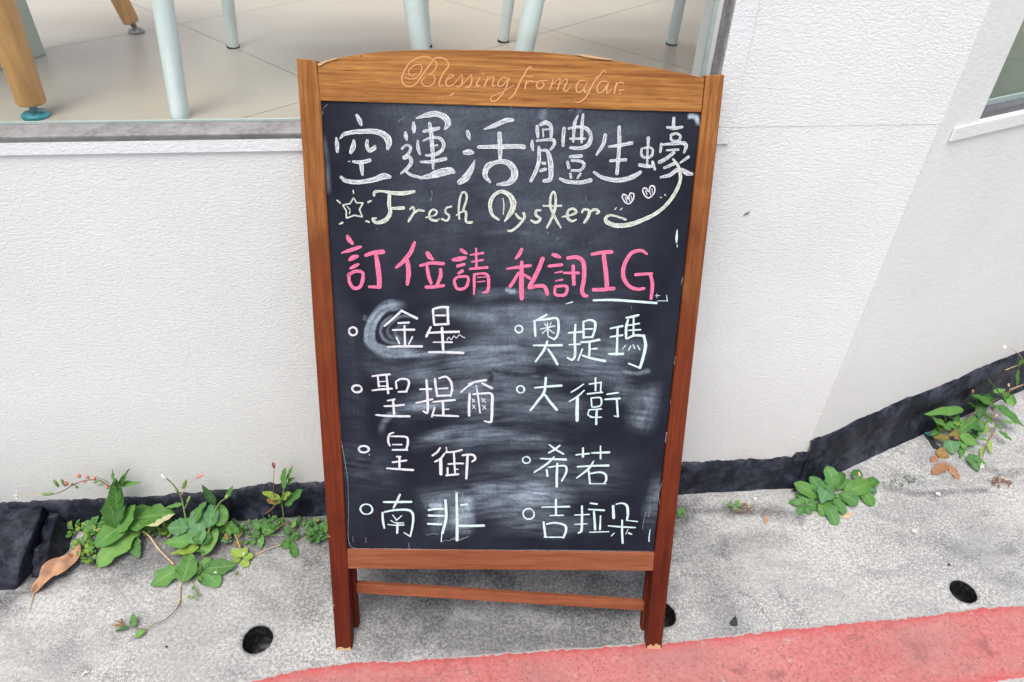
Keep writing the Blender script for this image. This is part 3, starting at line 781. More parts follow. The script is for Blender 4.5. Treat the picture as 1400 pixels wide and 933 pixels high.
def swipe(px, wpx, amt, seed, streak=.75, soft=1.0, wet=False):
    global dust_sheen, dark
    P = [np.array([B(x, y).x, B(x, y).y]) for x, y in px]; P = catmull(P, 8)
    W_ = wpx * .00118; r = np.random.default_rng(seed)
    best = np.full(XX.shape, 9.0); off = np.zeros(XX.shape); al = np.zeros(XX.shape); L0 = 0; LT = sum(np.linalg.norm(b - a) for a, b in zip(P[:-1], P[1:]))
    for a, b in zip(P[:-1], P[1:]):
        d_ = b - a; L = np.linalg.norm(d_) + 1e-9; d_ /= L
        t = (XX - a[0]) * d_[0] + (YY - a[1]) * d_[1]; tc = np.clip(t, 0, L)
        ds = np.hypot(XX - a[0] - tc * d_[0], YY - a[1] - tc * d_[1])
        sg = (XX - a[0]) * -d_[1] + (YY - a[1]) * d_[0]
        m_ = ds < best; best[m_] = ds[m_]; off[m_] = sg[m_]; al[m_] = (L0 + tc)[m_]; L0 += L
    T = r.random((64, 7)); xo = (off / W_ * .5 + .5) * 26 * max(.5, wpx / 40); xa = al / LT * 5.9
    xi = np.clip(np.floor(xo).astype(int), 0, 10 ** 6) % 63; fx = xo - np.floor(xo); yi = np.clip(xa.astype(int), 0, 5); fy = xa - yi
    n1 = (T[xi, yi] * (1 - fx) + T[xi + 1, yi] * fx) * (1 - fy) + (T[xi, yi + 1] * (1 - fx) + T[xi + 1, yi + 1] * fx) * fy
    T2 = r.random((16, 7)); xo2 = xo / 5; xi2 = np.clip(np.floor(xo2).astype(int), 0, 999) % 15; f2 = xo2 - np.floor(xo2)
    n2 = T2[xi2, yi] * (1 - f2) + T2[xi2 + 1, yi] * f2
    soft = 1.0 if wpx < 16 else 1.8
    if wpx >= 16: W_ *= 1.25
    jit = 1 + .5 * vnoise(XX, YY, 14, seed + 200) + .35 * vnoise(XX * .4, YY, 60, seed + 300)
    e = np.clip(1 - best / (W_ * .5 * (1 + soft * .4) * jit), 0, 1); e = (e * e * (3 - 2 * e) if wpx >= 16 else e ** .6)
    ends = np.clip(np.minimum(al, LT - al) / (LT * (.16 if wpx < 16 else .34) + 1e-9), .0, 1); ends = ends * ends * (3 - 2 * ends)
    v_ = amt * (.76 if wpx >= 16 else 1.0) * e * ends * ((1 - streak) + streak * 1.25 * (n1 * .75 + n2 * .45))
    if wet: dark = np.maximum(dark, v_)
    else: dust_sheen = dust_sheen + v_ * (1 - dust_sheen)
SW = [
 ([(441, 150), (700, 160), (955, 175)], 70, .10, 1), ([(445, 240), (700, 250), (945, 250)], 190, .095, 2), ([(450, 330), (700, 330), (935, 340)], 70, .03, 3),  # broad pale swipes: chalk haze that also paints the sky sheen up here
 ([(560, 420), (530, 418), (512, 436), (505, 455), (508, 474), (530, 482), (580, 484)], 11, .38, 4), ([(552, 424), (528, 426), (514, 442), (510, 458), (514, 472), (536, 478)], 5, .34, 5), ([(540, 430), (524, 442), (520, 456), (528, 468), (548, 472)], 4, .26, 6), ([(548, 418), (518, 424), (501, 446), (500, 466), (510, 480)], 4, .30, 51),
 ([(570, 436), (548, 434), (532, 446), (530, 458), (540, 468)], 4, .20, 52), ([(560, 446), (545, 448), (540, 458), (550, 466)], 3, .2, 53), ([(535, 440), (550, 470), (600, 478)], 20, .13, 54),
 ([(505, 474), (525, 487), (580, 486), (650, 480), (720, 476)], 8, .35, 7),
 ([(575, 440), (600, 428), (640, 430), (700, 436)], 16, .22, 8),
 ([(600, 432), (690, 436), (790, 434), (880, 430)], 34, .34, 9), ([(620, 455), (700, 462), (780, 468), (900, 480)], 40, .26, 10),
 ([(570, 500), (640, 494), (720, 492), (800, 500), (900, 505)], 44, .27, 11), ([(520, 515), (600, 508), (680, 500), (740, 510)], 28, .24, 12),
 ([(530, 585), (560, 560), (600, 545), (640, 535), (700, 528), (780, 535)], 32, .30, 13), ([(520, 600), (524, 580), (545, 562), (600, 556)], 10, .22, 14),
 ([(600, 570), (660, 560), (740, 560), (830, 570)], 40, .20, 15), ([(555, 620), (575, 608), (610, 597), (660, 592), (720, 590)], 18, .36, 16),
 ([(590, 612), (650, 606), (720, 604), (800, 612)], 26, .22, 17), ([(640, 640), (700, 636), (760, 634), (820, 640)], 26, .14, 18),
 ([(620, 690), (660, 672), (700, 670), (750, 674), (800, 684)], 26, .52, 19), ([(625, 700), (680, 690), (740, 692), (790, 700)], 30, .36, 20),
 ([(560, 690), (600, 682), (660, 686)], 34, .16, 21), ([(660, 720), (710, 716), (770, 720), (830, 716)], 30, .20, 22),
 ([(884, 520), (886, 545), (880, 575), (872, 600)], 34, .25, 23), ([(850, 500), (850, 540), (845, 560)], 30, .14, 24), ([(905, 640), (895, 690), (888, 735)], 18, .22, 25),
 ([(600, 668), (602, 700), (606, 740)], 34, .18, 26), ([(628, 672), (630, 705), (632, 742)], 22, .40, 27), ([(585, 694), (600, 693), (606, 693)], 7, .35, 28),
 ([(640, 676), (642, 710), (640, 738)], 14, .26, 29), ([(600, 692), (600, 722)], 12, .25, 30),
 ([(480, 490), (520, 500), (560, 505)], 40, .09, 31), ([(470, 600), (500, 640), (560, 650)], 60, .07, 32), ([(700, 650), (800, 655), (880, 650)], 60, .10, 33),
 ([(460, 340), (470, 420), (480, 520), (485, 640), (482, 735)], 30, .05, 34), ([(640, 405), (700, 402), (760, 405)], 14, .14, 35), ([(690, 396), (700, 400), (706, 398)], 8, .5, 36),
 ([(700, 380), (800, 400), (900, 410)], 30, .05, 37), ([(500, 432), (497, 440)], 8, .12, 38), ([(655, 322), (690, 318), (730, 320)], 6, .10, 39),
 ([(790, 152), (794, 148), (798, 150)], 7, .5, 40), ([(740, 165), (745, 150)], 10, .25, 41), ([(800, 470), (860, 478), (900, 470)], 22, .16, 42), ([(848, 508), (870, 512), (892, 508)], 8, .3, 43),
 ([(940, 160), (952, 160), (957, 172)], 7, .75, 44), ([(440, 180), (446, 230), (448, 270)], 8, .16, 45), ([(600, 655), (700, 650), (790, 655)], 20, .10, 46),
]
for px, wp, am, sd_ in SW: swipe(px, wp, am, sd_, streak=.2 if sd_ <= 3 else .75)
for px, wp, am, sd_ in [([(666, 506), (672, 520), (664, 522)], 9, .95, 61), ([(668, 504), (690, 512), (700, 506)], 7, .9, 62), ([(682, 508), (700, 514), (712, 512)], 9, .8, 63), ([(732, 508), (740, 512), (744, 518)], 10, .9, 64),
                        ([(745, 500), (735, 514)], 6, .6, 65), ([(560, 545), (590, 530), (640, 520)], 6, .5, 66), ([(600, 450), (660, 452), (740, 448)], 5, .4, 67), ([(700, 470), (740, 478), (780, 474)], 7, .4, 68), ([(640, 620), (700, 625), (760, 618)], 14, .4, 69), ([(615, 660), (600, 665), (560, 662)], 16, .4, 70), ([(700, 700), (740, 712), (770, 706)], 9, .45, 71)]:
    swipe(px, wp, am, sd_, wet=True)
hw = np.clip((.74 - YY) / .12, .22, 1)
hs = hw * vnoise(XX * .10, YY + .02 * np.sin(XX * 9), 150, 72); hs2 = hw * vnoise(XX * .12, YY + .015 * np.sin(XX * 11 + 1), 330, 76)
dust_sheen = dust_sheen * (1 - dark) * np.clip(1 + .8 * vnoise(XX, YY, 17, 71) + .6 * vnoise(XX, YY, 48, 78) + 1.0 * hs + .9 * hs2, .03, 3) + .03 * np.clip(vnoise(XX, YY, 9, 75), 0, 1)
dust_sheen = np.clip(dust_sheen * (.8 + .5 * (vnoise(XX, YY, 300, 73) + .5)), 0, 1)
fleck = np.clip(.35 + 1.2 * vnoise(XX, YY, 12, 74), 0, 1)
v = np.stack([XX.ravel(), YY.ravel(), np.full(XX.size, -.0050)], -1)
ii = np.arange(gx * gy).reshape(gy, gx)
qf = np.stack([ii[:-1, :-1], ii[:-1, 1:], ii[1:, 1:], ii[1:, :-1]], -1).reshape(-1, 4)
me = bpy.data.meshes.new('slate'); me.from_pydata(v.tolist(), [], qf.tolist())
me.attributes.new('dust_sheen', 'FLOAT', 'POINT').data.foreach_set('value', dust_sheen.ravel().astype(np.float32))
me.attributes.new('fleck', 'FLOAT', 'POINT').data.foreach_set('value', fleck.ravel().astype(np.float32))
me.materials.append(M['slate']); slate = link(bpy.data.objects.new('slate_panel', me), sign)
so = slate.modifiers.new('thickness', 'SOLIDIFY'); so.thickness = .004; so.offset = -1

def chalk(name, col, dens=.62):
    k = NT(name); uv = k.coord('UV'); sep = k.n('ShaderNodeSeparateXYZ'); k.l(uv, sep.inputs[0]); u, v_ = sep.outputs[0], sep.outputs[1]
    mp = k.n('ShaderNodeCombineXYZ'); k.l(k.math('MULTIPLY', u, 2.6), mp.inputs[0]); k.l(k.math('MULTIPLY', v_, 6.5), mp.inputs[1])
    st = k.noise(mp.outputs[0], 1.0, 4, .65); oc = k.coord(); gr = k.noise(oc, 520, 3, .7)
    av = k.math('ABSOLUTE', k.math('SUBTRACT', v_, .5))
    gr2 = k.noise(oc, 1150, 2, .6)
    rim = k.ramp(av, [(.28, 0), (.37, .10)]); edge = k.ramp(av, [(.37, 0), (.5, .42)])
    s_ = k.math('ADD', k.math('MULTIPLY', st, .50), k.math('ADD', k.math('MULTIPLY', gr, .28), k.math('MULTIPLY', gr2, .22)))
    s_ = k.math('SUBTRACT', k.math('ADD', s_, rim), edge)
    al = k.ramp(s_, [(dens - .26, 0), (dens - .17, .30), (dens - .05, .92)])
    tr = k.n('ShaderNodeBsdfTransparent'); mx = k.n('ShaderNodeMixShader')
    k.set(k.mix(gr, tuple(x * .88 for x in col), col), .95, Specular_IOR_Level=.1)
    k.l(al, mx.inputs[0]); k.l(tr.outputs[0], mx.inputs[1]); k.l(k.b.outputs[0], mx.inputs[2]); k.l(mx.outputs[0], k.o.inputs[0])
    return k.m
M['chalk_white'] = chalk('white_chalk', (.72, .74, .77)); M['chalk_solid'] = chalk('white_chalk_firm', (.74, .72, .78), .56)
M['chalk_cyan'] = chalk('pale_blue_chalk', (.66, .80, .80), .56); M['chalk_cream'] = chalk('cream_chalk', (.70, .735, .635), .60)
M['chalk_pink'] = chalk('pink_chalk', (.80, .19, .335), .57); M['chalk_faint'] = chalk('worn_chalk', (.60, .64, .62), .70)
k = NT('carved_bare_wood'); c = k.coord(scale=(5, 95, 95)); n = k.noise(c, 1, 3, .6)
k.set(k.mix(n, (.43, .19, .072), (.64, .33, .145)), .8); M['carve'] = k.m

def writing(name, strokes, mat, zoff, label=None, base=-.0048, thin=1.0, parent=None):
    V, Fc, UV = [], [], []; layer = 0
    for (ox, oy, sc), line in strokes:
        for st in line.strip().split(';'):
            st = st.strip()
            if not st: continue
            sharp = st.startswith('L'); st = st.lstrip('L ')
            pts = []; wl = 14.0
            if st.startswith('O'):
                cx, cy, rx, ry, wl = [float(t) for t in st[1:].split(',')]
                ph = random.uniform(0, 6); 
                for i in range(19):
                    a = ph + i / 17 * 2 * math.pi; pts.append((cx + rx * math.cos(a) * (1 + .04 * math.sin(2 * a)), cy + ry * math.sin(a), wl * (1 + .12 * math.sin(a * 2 + ph))))
            else:
                for t in st.split():
                    z_ = [float(q_) for q_ in t.split(',')]
                    if len(z_) > 2: wl = z_[2]
                    pts.append((z_[0], z_[1], wl))
            q_ = [(B(ox + x / sc, oy + y / sc), w_ / sc) for x, y, w_ in pts]
            P = [np.array([b.x, b.y, w_ * .00118 * thin]) for b, w_ in q_]
            if sharp:
                C_ = []
                for a, b in zip(P[:-1], P[1:]):
                    for t in range(6): C_.append(a + (b - a) * t / 6)
                C_.append(P[-1])
            else: C_ = catmull(P, 8)
            C_ = [np.array(c_) for c_ in C_]
            d0 = C_[0][:2] - C_[1][:2]; d0 /= np.linalg.norm(d0) + 1e-9; d1 = C_[-1][:2] - C_[-2][:2]; d1 /= np.linalg.norm(d1) + 1e-9
            w0, w1_ = C_[0][2], C_[-1][2]
            head = [np.array([*(C_[0][:2] + d0 * w0 * f), w0 * g]) for f, g in ((.38, .35), (.30, .62), (.15, .88))]
            tail = [np.array([*(C_[-1][:2] + d1 * w1_ * f), w1_ * g]) for f, g in ((.15, .88), (.30, .62), (.38, .35))]
            C_ = head + C_ + tail
            n_ = base + .00045 + zoff + (layer % 14) * .00005; layer += 1
            k0 = len(V); L = random.uniform(0, 40)
            for i, c_ in enumerate(C_):
                t = C_[min(i + 1, len(C_) - 1)][:2] - C_[max(i - 1, 0)][:2]; t = t / (np.linalg.norm(t) + 1e-9); nr = np.array([-t[1], t[0]])
                if i: L += np.linalg.norm(C_[i][:2] - C_[i - 1][:2]) / .03
                jw = 1 + random.uniform(-.07, .07)
                for f in (-.5, 0, .5):
                    p = c_[:2] + nr * c_[2] * f * jw; V.append((p[0], p[1], n_)); UV.append((L, .5 + f * .999))
            for i in range(len(C_) - 1):
                for j in (0, 1):
                    a = k0 + i * 3 + j; Fc.append((a, a + 3, a + 4, a + 1))
    o = mesh(name, V, Fc, mat, parent or slate, uvs=UV, world=False)
    if label: o['label'] = label
    return o
def words(src, mat, zoff, labels, **kw):
    g = {}
    for cr, text in src:
        for part in text.split('@')[1:]:
            part = part.strip(); key = int(part[0]); g.setdefault(key, []).append((cr, part[1:].strip().rstrip(';')))
    for key, lab in labels.items(): writing('chalk_writing', g[key], mat, zoff, lab, **kw)
cA, cB, cC, cD = (430, 140, 5), (690, 140, 5), (440, 310, 5.8333), (680, 310, 5.385)
cE, cF, cG, cH = (460, 410, 5.8333), (680, 410, 5.8333), (460, 560, 5.8333), (680, 560, 5.8333)
cI, cJ, cK, cL, cM = (470, 660, 6.087), (690, 660, 6.087), (540, 60, 8.485), (700, 60, 8.485), (480, 500, 6.6667)
title = [(cA, """285,90,25 305,125,38 315,155,22; 145,245,15 150,290,35 152,340,22; 170,250,12 210,215,30 330,200,38 430,205,45 490,240,58 505,280,50 498,320,25;
265,262,20 262,300,42 245,345,30; 358,260,20 355,300,30 375,330,35 405,315,35 410,300,20; 262,408,22 320,412,32 375,398,30; 318,420,35 320,460,32 325,498,20;
178,515,25 215,540,35 300,548,35 400,532,42 470,508,50 512,512,30; 228,406,8 240,406,8;
695,110,12 760,90,38 830,80,45 890,105,52 912,145,48 892,182,22; 675,140,20 678,180,35 678,208,18; 620,207,20 622,232,34 628,258,18;
745,200,22 800,190,32 848,178,26; 705,265,18 705,310,28 720,355,22; 740,265,12 790,245,18 850,245,25 882,285,28 868,330,28 820,360,28 760,365,18; 790,300,12 840,295,14;
725,410,18 800,408,26 895,388,30; 785,145,25 795,200,32 803,300,32 808,380,30 810,455,18; 595,320,18 625,295,20 655,310,22 645,345,22 615,375,20;
612,380,36 645,375,28 660,410,30 635,450,28 590,488,18; 620,470,22 660,500,25 720,515,20; 720,520,22 790,505,45 870,480,66 930,470,55 950,480,30;
1045,200,25 1052,225,35 1060,255,12; 1025,345,35 1055,342,48 1082,345,25; 1095,400,12 1070,460,42 1030,520,58 990,550,42;
1160,185,12 1230,160,35 1310,125,38 1355,122,28; 1120,308,26 1260,305,36 1400,303,38 1432,308,36; 1265,215,35 1268,300,38 1270,395,28;
1200,548,20 1165,500,42 1185,440,48 1250,410,32 1320,415,46 1362,460,58 1366,510,58 1330,552,46 1250,565,18"""),
 (cB, """222,165,25 225,205,30 228,240,20; 245,155,25 280,140,35 315,160,30 320,205,30 318,240,20; 262,185,15 265,235,14; 275,188,14 300,185,14;
190,265,20 188,300,28 195,330,15; 220,265,18 280,258,22 335,260,28 340,290,25 315,325,20; 235,310,25 235,400,32 215,470,32 180,540,28; 245,330,20 290,335,28 312,400,42 318,480,40 310,530,35 270,540,30;
255,415,20 275,420,28; 245,470,25 280,460,28; 408,180,28 402,240,30 400,300,20; 440,180,20 500,170,22 560,180,30 590,230,30 575,290,35 520,315,30 450,312,22;
500,95,15 480,150,28 470,270,18; 538,85,20 530,170,28 528,275,20; 450,250,18 550,250,18; 450,375,25 525,368,30; 430,410,22 440,450,25; 460,400,20 520,405,25 545,430,25 520,465,22 460,468,20;
450,490,22 455,520,18; 520,490,22 500,520,18; 380,525,22 430,545,30 520,550,32 590,535,34;
690,225,30 675,290,32 630,360,18; 715,305,18 790,295,28 870,280,30; 785,170,28 785,300,32 770,490,28; 725,402,22 830,395,28; 612,480,20 680,520,32 780,535,38 870,515,40 930,480,30;
985,245,28 983,300,20; 940,320,18 938,355,22 960,380,20 1005,370,24 1015,325,20 985,310,16 945,318,16; 980,310,16 978,430,18; 925,430,28 980,440,28 1010,440,24; 1015,410,25 1030,460,22;
1160,110,25 1158,165,30; 1115,172,20 1165,178,28 1218,170,20; 1140,225,20 1145,260,18 1190,265,20 1205,235,20 1180,215,20 1145,222,20; 1075,285,20 1068,340,22;
1085,290,18 1160,285,25 1220,280,30 1245,300,30 1230,345,18; 1110,330,15 1190,325,20; 1160,345,25 1110,385,30 1060,412,28; 1165,420,30 1095,450,22; 1180,465,35 1130,500,32 1070,515,20;
1260,375,25 1205,415,15; 1215,460,25 1250,485,40 1285,492,25""")]
writing('chalk_writing', title, M['chalk_white'], 0, 'large white chalk title 空運活體生蠔')
eng = [(cB, """1155,390,15 1190,440,25 1205,520,28 1180,600,30 1120,690,30 1040,760,32 940,810,35 850,840,40 760,845,38 700,820,35 695,790,26 730,775,18 790,790,16 830,805,18;
75,765,16 95,790,22 115,800,16; 130,760,22 135,790,22 100,840,22 50,880,22 20,880,14; 245,740,18 215,745,20 215,775,22 245,800,22 215,825,24 180,810,16;
385,860,12 350,800,22 315,720,22 315,650,20 335,615,18 350,650,20 345,730,22 320,800,22 290,860,16; 265,710,14 325,712,16 388,710,18;
395,785,14 450,775,18 490,755,20 470,730,20 435,745,20 430,790,22 460,815,22 490,805,14; 530,755,18 545,735,20 580,745,22 570,790,28 545,825,20; 575,760,18 615,735,22 645,750,22 630,765,16"""),
 (cA, """L265,655,11 285,690,12 330,690,12 305,735,12 325,785,12 270,775,12 215,795,12 215,745,12 190,705,12 240,695,12 265,655,11; 262,605,12 265,625,10; 152,672,12 172,690,16; 365,685,18 385,675,12; 170,835,14 188,825,18; 350,815,16 370,822,16;
220,715,9 240,735,9; 240,745,8 235,765,8; 405,640,20 410,615,22 460,610,18 520,620,28 600,625,36 680,612,24; 510,640,30 508,700,32 515,760,32 480,810,36 420,825,28 395,800,20 420,795,12; 530,728,22 605,725,32;
650,735,12 670,720,20 680,750,18 650,800,22 640,820,12; 680,760,14 710,740,20 745,745,18; 760,790,12 820,775,14 835,750,16 810,735,16 785,760,18 790,800,20 830,812,20 850,800,12;
935,715,16 900,725,16 895,755,18 920,780,18 905,812,18 868,800,16; 1015,740,18 1040,660,18 1030,620,18 1005,625,16 990,680,18 985,740,18 990,800,16; 970,775,12 1010,750,16 1035,755,20 1035,815,20 1065,825,24 1078,820,12;
1260,805,18 1215,770,26 1200,700,32 1225,640,30 1280,612,30 1335,640,42 1360,700,52 1340,760,42 1300,815,16; 1288,660,8 1295,710,10 1290,770,8""")]
writing('chalk_writing', eng, M['chalk_cream'], .0008, 'cream chalk lettering Fresh Oyster with star and swash')
hearts = [(cB, """805,650,11 812,632,11 835,640,11 845,662,10 860,625,11 885,630,11 880,665,11 855,695,11 825,685,11 806,655,11; 825,650,7 838,680,7; 850,645,7 858,680,7; 866,640,6 872,668,6;
945,605,11 952,590,11 970,590,11 985,612,10 1000,575,11 1025,580,11 1025,620,11 990,655,11 960,640,11 946,610,11; 965,605,7 975,635,7; 990,600,7 1000,635,7; 1008,590,6 1012,622,6;
755,735,8 765,722,7; 792,738,8 805,725,7; 1065,650,7 1075,655,6; 1095,632,8 1102,640,7""")]
writing('chalk_drawing', hearts, M['chalk_solid'], .0016, 'two small white chalk hearts')
pink = [(cC, """@1 200,80,28 215,110,48 240,138,32; 155,215,15 230,190,38 305,165,28; 215,272,25 245,252,48 280,240,30; 225,338,25 255,322,38 288,305,25; 215,380,30 215,440,32 250,495,35 300,485,35 322,430,35 320,370,32 260,362,32 205,395,28;
345,235,30 400,215,40 485,205,48; 430,235,40 445,330,48 455,420,48 455,485,46; 375,485,28 460,488,34; 738,130,28 705,210,42 640,290,38 590,330,26; 680,275,38 690,370,50 680,465,32; 840,215,40 860,245,50 885,265,25;
785,315,28 870,295,34 970,300,34; 838,325,32 850,400,38 870,455,32; 945,345,30 945,400,38 920,465,32; 830,488,34 900,485,36 970,475,32; 1110,190,34 1140,210,34 1160,225,12; 1045,270,28 1095,262,50 1145,252,30; 1080,320,30 1135,305,30; 1090,378,28 1120,358,34;
1075,410,26 1055,440,28 1080,500,30 1140,495,30 1165,450,30 1160,405,26 1090,405,26; 1230,180,20 1232,335,26; 1185,230,16 1285,215,26; 1195,285,16 1285,270,20; 1180,342,24 1320,330,28; 1215,385,26 1215,460,28 1212,545,18;
1220,385,22 1290,378,26 1325,400,30 1330,470,32 1320,520,32 1285,532,18; 1240,410,11 1310,405,11; 1240,445,11 1300,440,13"""),
 (cD, """@2 180,170,28 160,210,36 135,240,20; 70,315,16 140,305,28 245,290,28; 180,265,30 178,400,45 180,535,40; 155,345,25 125,400,30 95,445,32; 200,360,25 240,385,28; 335,240,38 290,350,42 240,440,38; 235,455,34 310,440,36 350,450,36 370,500,36;
410,210,30 440,220,40 465,230,20; 380,295,28 475,285,30; 425,345,12 475,335,18; 430,405,12 480,395,20; 425,450,26 430,505,28 500,505,30 510,445,28 430,445,26; 520,235,34 590,230,38 635,270,40 640,380,40 625,470,38 640,510,36 665,515,24; 490,345,22 600,345,28; 560,295,32 565,430,34;
700,208,30 770,195,34 845,190,34; 785,215,40 800,330,40 810,450,40; 710,470,36 790,468,34 860,460,34; 1105,205,20 1060,180,30 990,200,34 940,280,38 930,370,38 970,440,34 1030,465,32 1085,460,26; 1020,358,30 1140,350,26; 1130,355,30 1145,430,34 1135,535,30""")]
words(pink, M['chalk_pink'], 0, {1: 'pink chalk words 訂位請', 2: 'pink chalk words 私訊IG'})
marks = [(cD, "710,548,18 850,545,24 1000,555,24 1175,568,22; 1180,552,6 1255,552,6; 1255,555,7 1250,510,6; 1165,515,5 1200,512,5; 1178,500,5 1178,530,5")]
mark2 = [(cD, "505,575,6 555,560,12")]
mark3 = [(cD, "1328,28,8 1324,80,22 1323,120,12; 1328,135,7 1328,155,6")]
writing('chalk_drawing', marks, M['chalk_cyan'], 0, 'white chalk underline beneath IG')
writing('chalk_drawing', mark2, M['chalk_cyan'], 0, 'small chalk tick under 訊')
writing('chalk_drawing', mark3, M['chalk_cyan'], 0, 'pale blue chalk tick at the right edge')
left = [(cE, """@1 O128,258,32,32,20; 380,215,22 450,155,22 520,92,24; 520,95,22 580,125,24 640,155,28; 490,192,18 575,188,22; 445,248,16 530,245,22 618,245,24; 540,215,20 545,375,22; 475,305,16 500,355,18; 605,300,14 575,360,16; 405,382,16 520,378,24 680,378,24;
768,85,22 778,205,22; 770,80,20 830,65,24 890,65,24; 885,70,24 890,195,26; 790,130,16 865,130,20; 780,205,22 895,198,22; 750,225,22 715,300,26; 740,270,20 840,265,24 975,262,26; 840,230,26 850,405,28; 770,345,12 920,345,20; 735,425,20 870,425,26 1010,430,28;
880,330,8 895,305,8 915,325,7 935,295,8 955,312,7 980,285,8 1000,300,7 1025,310,7; @2 O160,718,38,28,21"""),
 (cM, """@2 190,105,20 270,95,24 350,88,26; 240,110,22 250,200,24; 320,100,24 335,260,28; 255,155,13 310,152,13; 255,195,13 320,195,15; 190,235,18 270,225,26 370,218,24; 405,160,22 412,215,24; 405,155,20 450,130,24 510,135,26 525,175,26 500,245,24; 430,248,22 505,245,24;
330,328,20 395,315,22; 380,325,26 390,450,28; 300,378,20 390,375,26 480,365,24; 225,458,22 350,468,28 530,470,30; 685,140,26 692,250,30 695,430,28 655,425,20; 625,225,20 730,222,26; 590,350,20 660,335,26 740,315,24; 762,130,26 770,200,28 785,290,24; 800,125,20 860,110,26 905,150,28 920,220,28 905,285,24; 790,220,16 880,215,22;
780,285,24 890,280,24; 745,340,20 850,330,26 945,322,26; 835,340,28 840,460,28; 845,408,14 890,405,15; 760,390,20 735,475,24; 750,462,18 870,465,26 975,470,24; 1000,250,20 1060,200,24 1110,170,20; 1070,175,18 1150,152,26 1230,140,28; 1195,170,26 1285,215,28; 1140,190,12 1158,300,20 1175,440,18;
1080,265,26 1075,370,32 1075,465,30; 1110,270,20 1200,262,26 1280,270,30 1285,370,34 1280,500,32 1265,525,26 1215,515,18; 1100,310,10 1125,340,10; 1125,315,10 1105,340,10; 1105,365,10 1135,405,10; 1130,370,10 1105,400,10; 1190,305,10 1225,345,10; 1220,310,10 1195,340,10; 1195,370,10 1230,405,10; 1225,370,10 1200,410,10;
@3 385,620,18 345,640,24 335,700,26 350,740,22; 360,655,18 440,655,24 505,665,28 515,715,28 500,775,24; 375,730,16 460,730,20; 375,778,22 510,778,26"""),
 (cG, """@3 480,385,22 510,385,18; 500,385,22 500,475,24; 445,430,20 555,415,22; 400,478,18 500,485,26 610,492,26; O215,325,40,26,23; 825,315,20 800,350,22 765,375,22; 860,360,20 830,400,24 785,425,20; 830,410,34 832,525,34; 875,310,12 880,350,14; 870,350,18 940,345,22 1000,330,20;
935,350,20 940,440,22 945,520,16; 890,445,18 950,440,20 1010,440,20; 885,475,20 885,530,22; 875,535,24 970,525,24; 1005,375,22 1050,368,24 1095,375,26 1105,405,24 1080,425,18; 1045,380,26 1040,470,28 1035,560,24; 950,485,12 970,485,12; 258,365,6 262,375,6""")]
words(left, M['chalk_solid'], 0, {1: 'white chalk name 金星', 2: 'white chalk name 聖提爾', 3: 'white chalk name 皇御'})
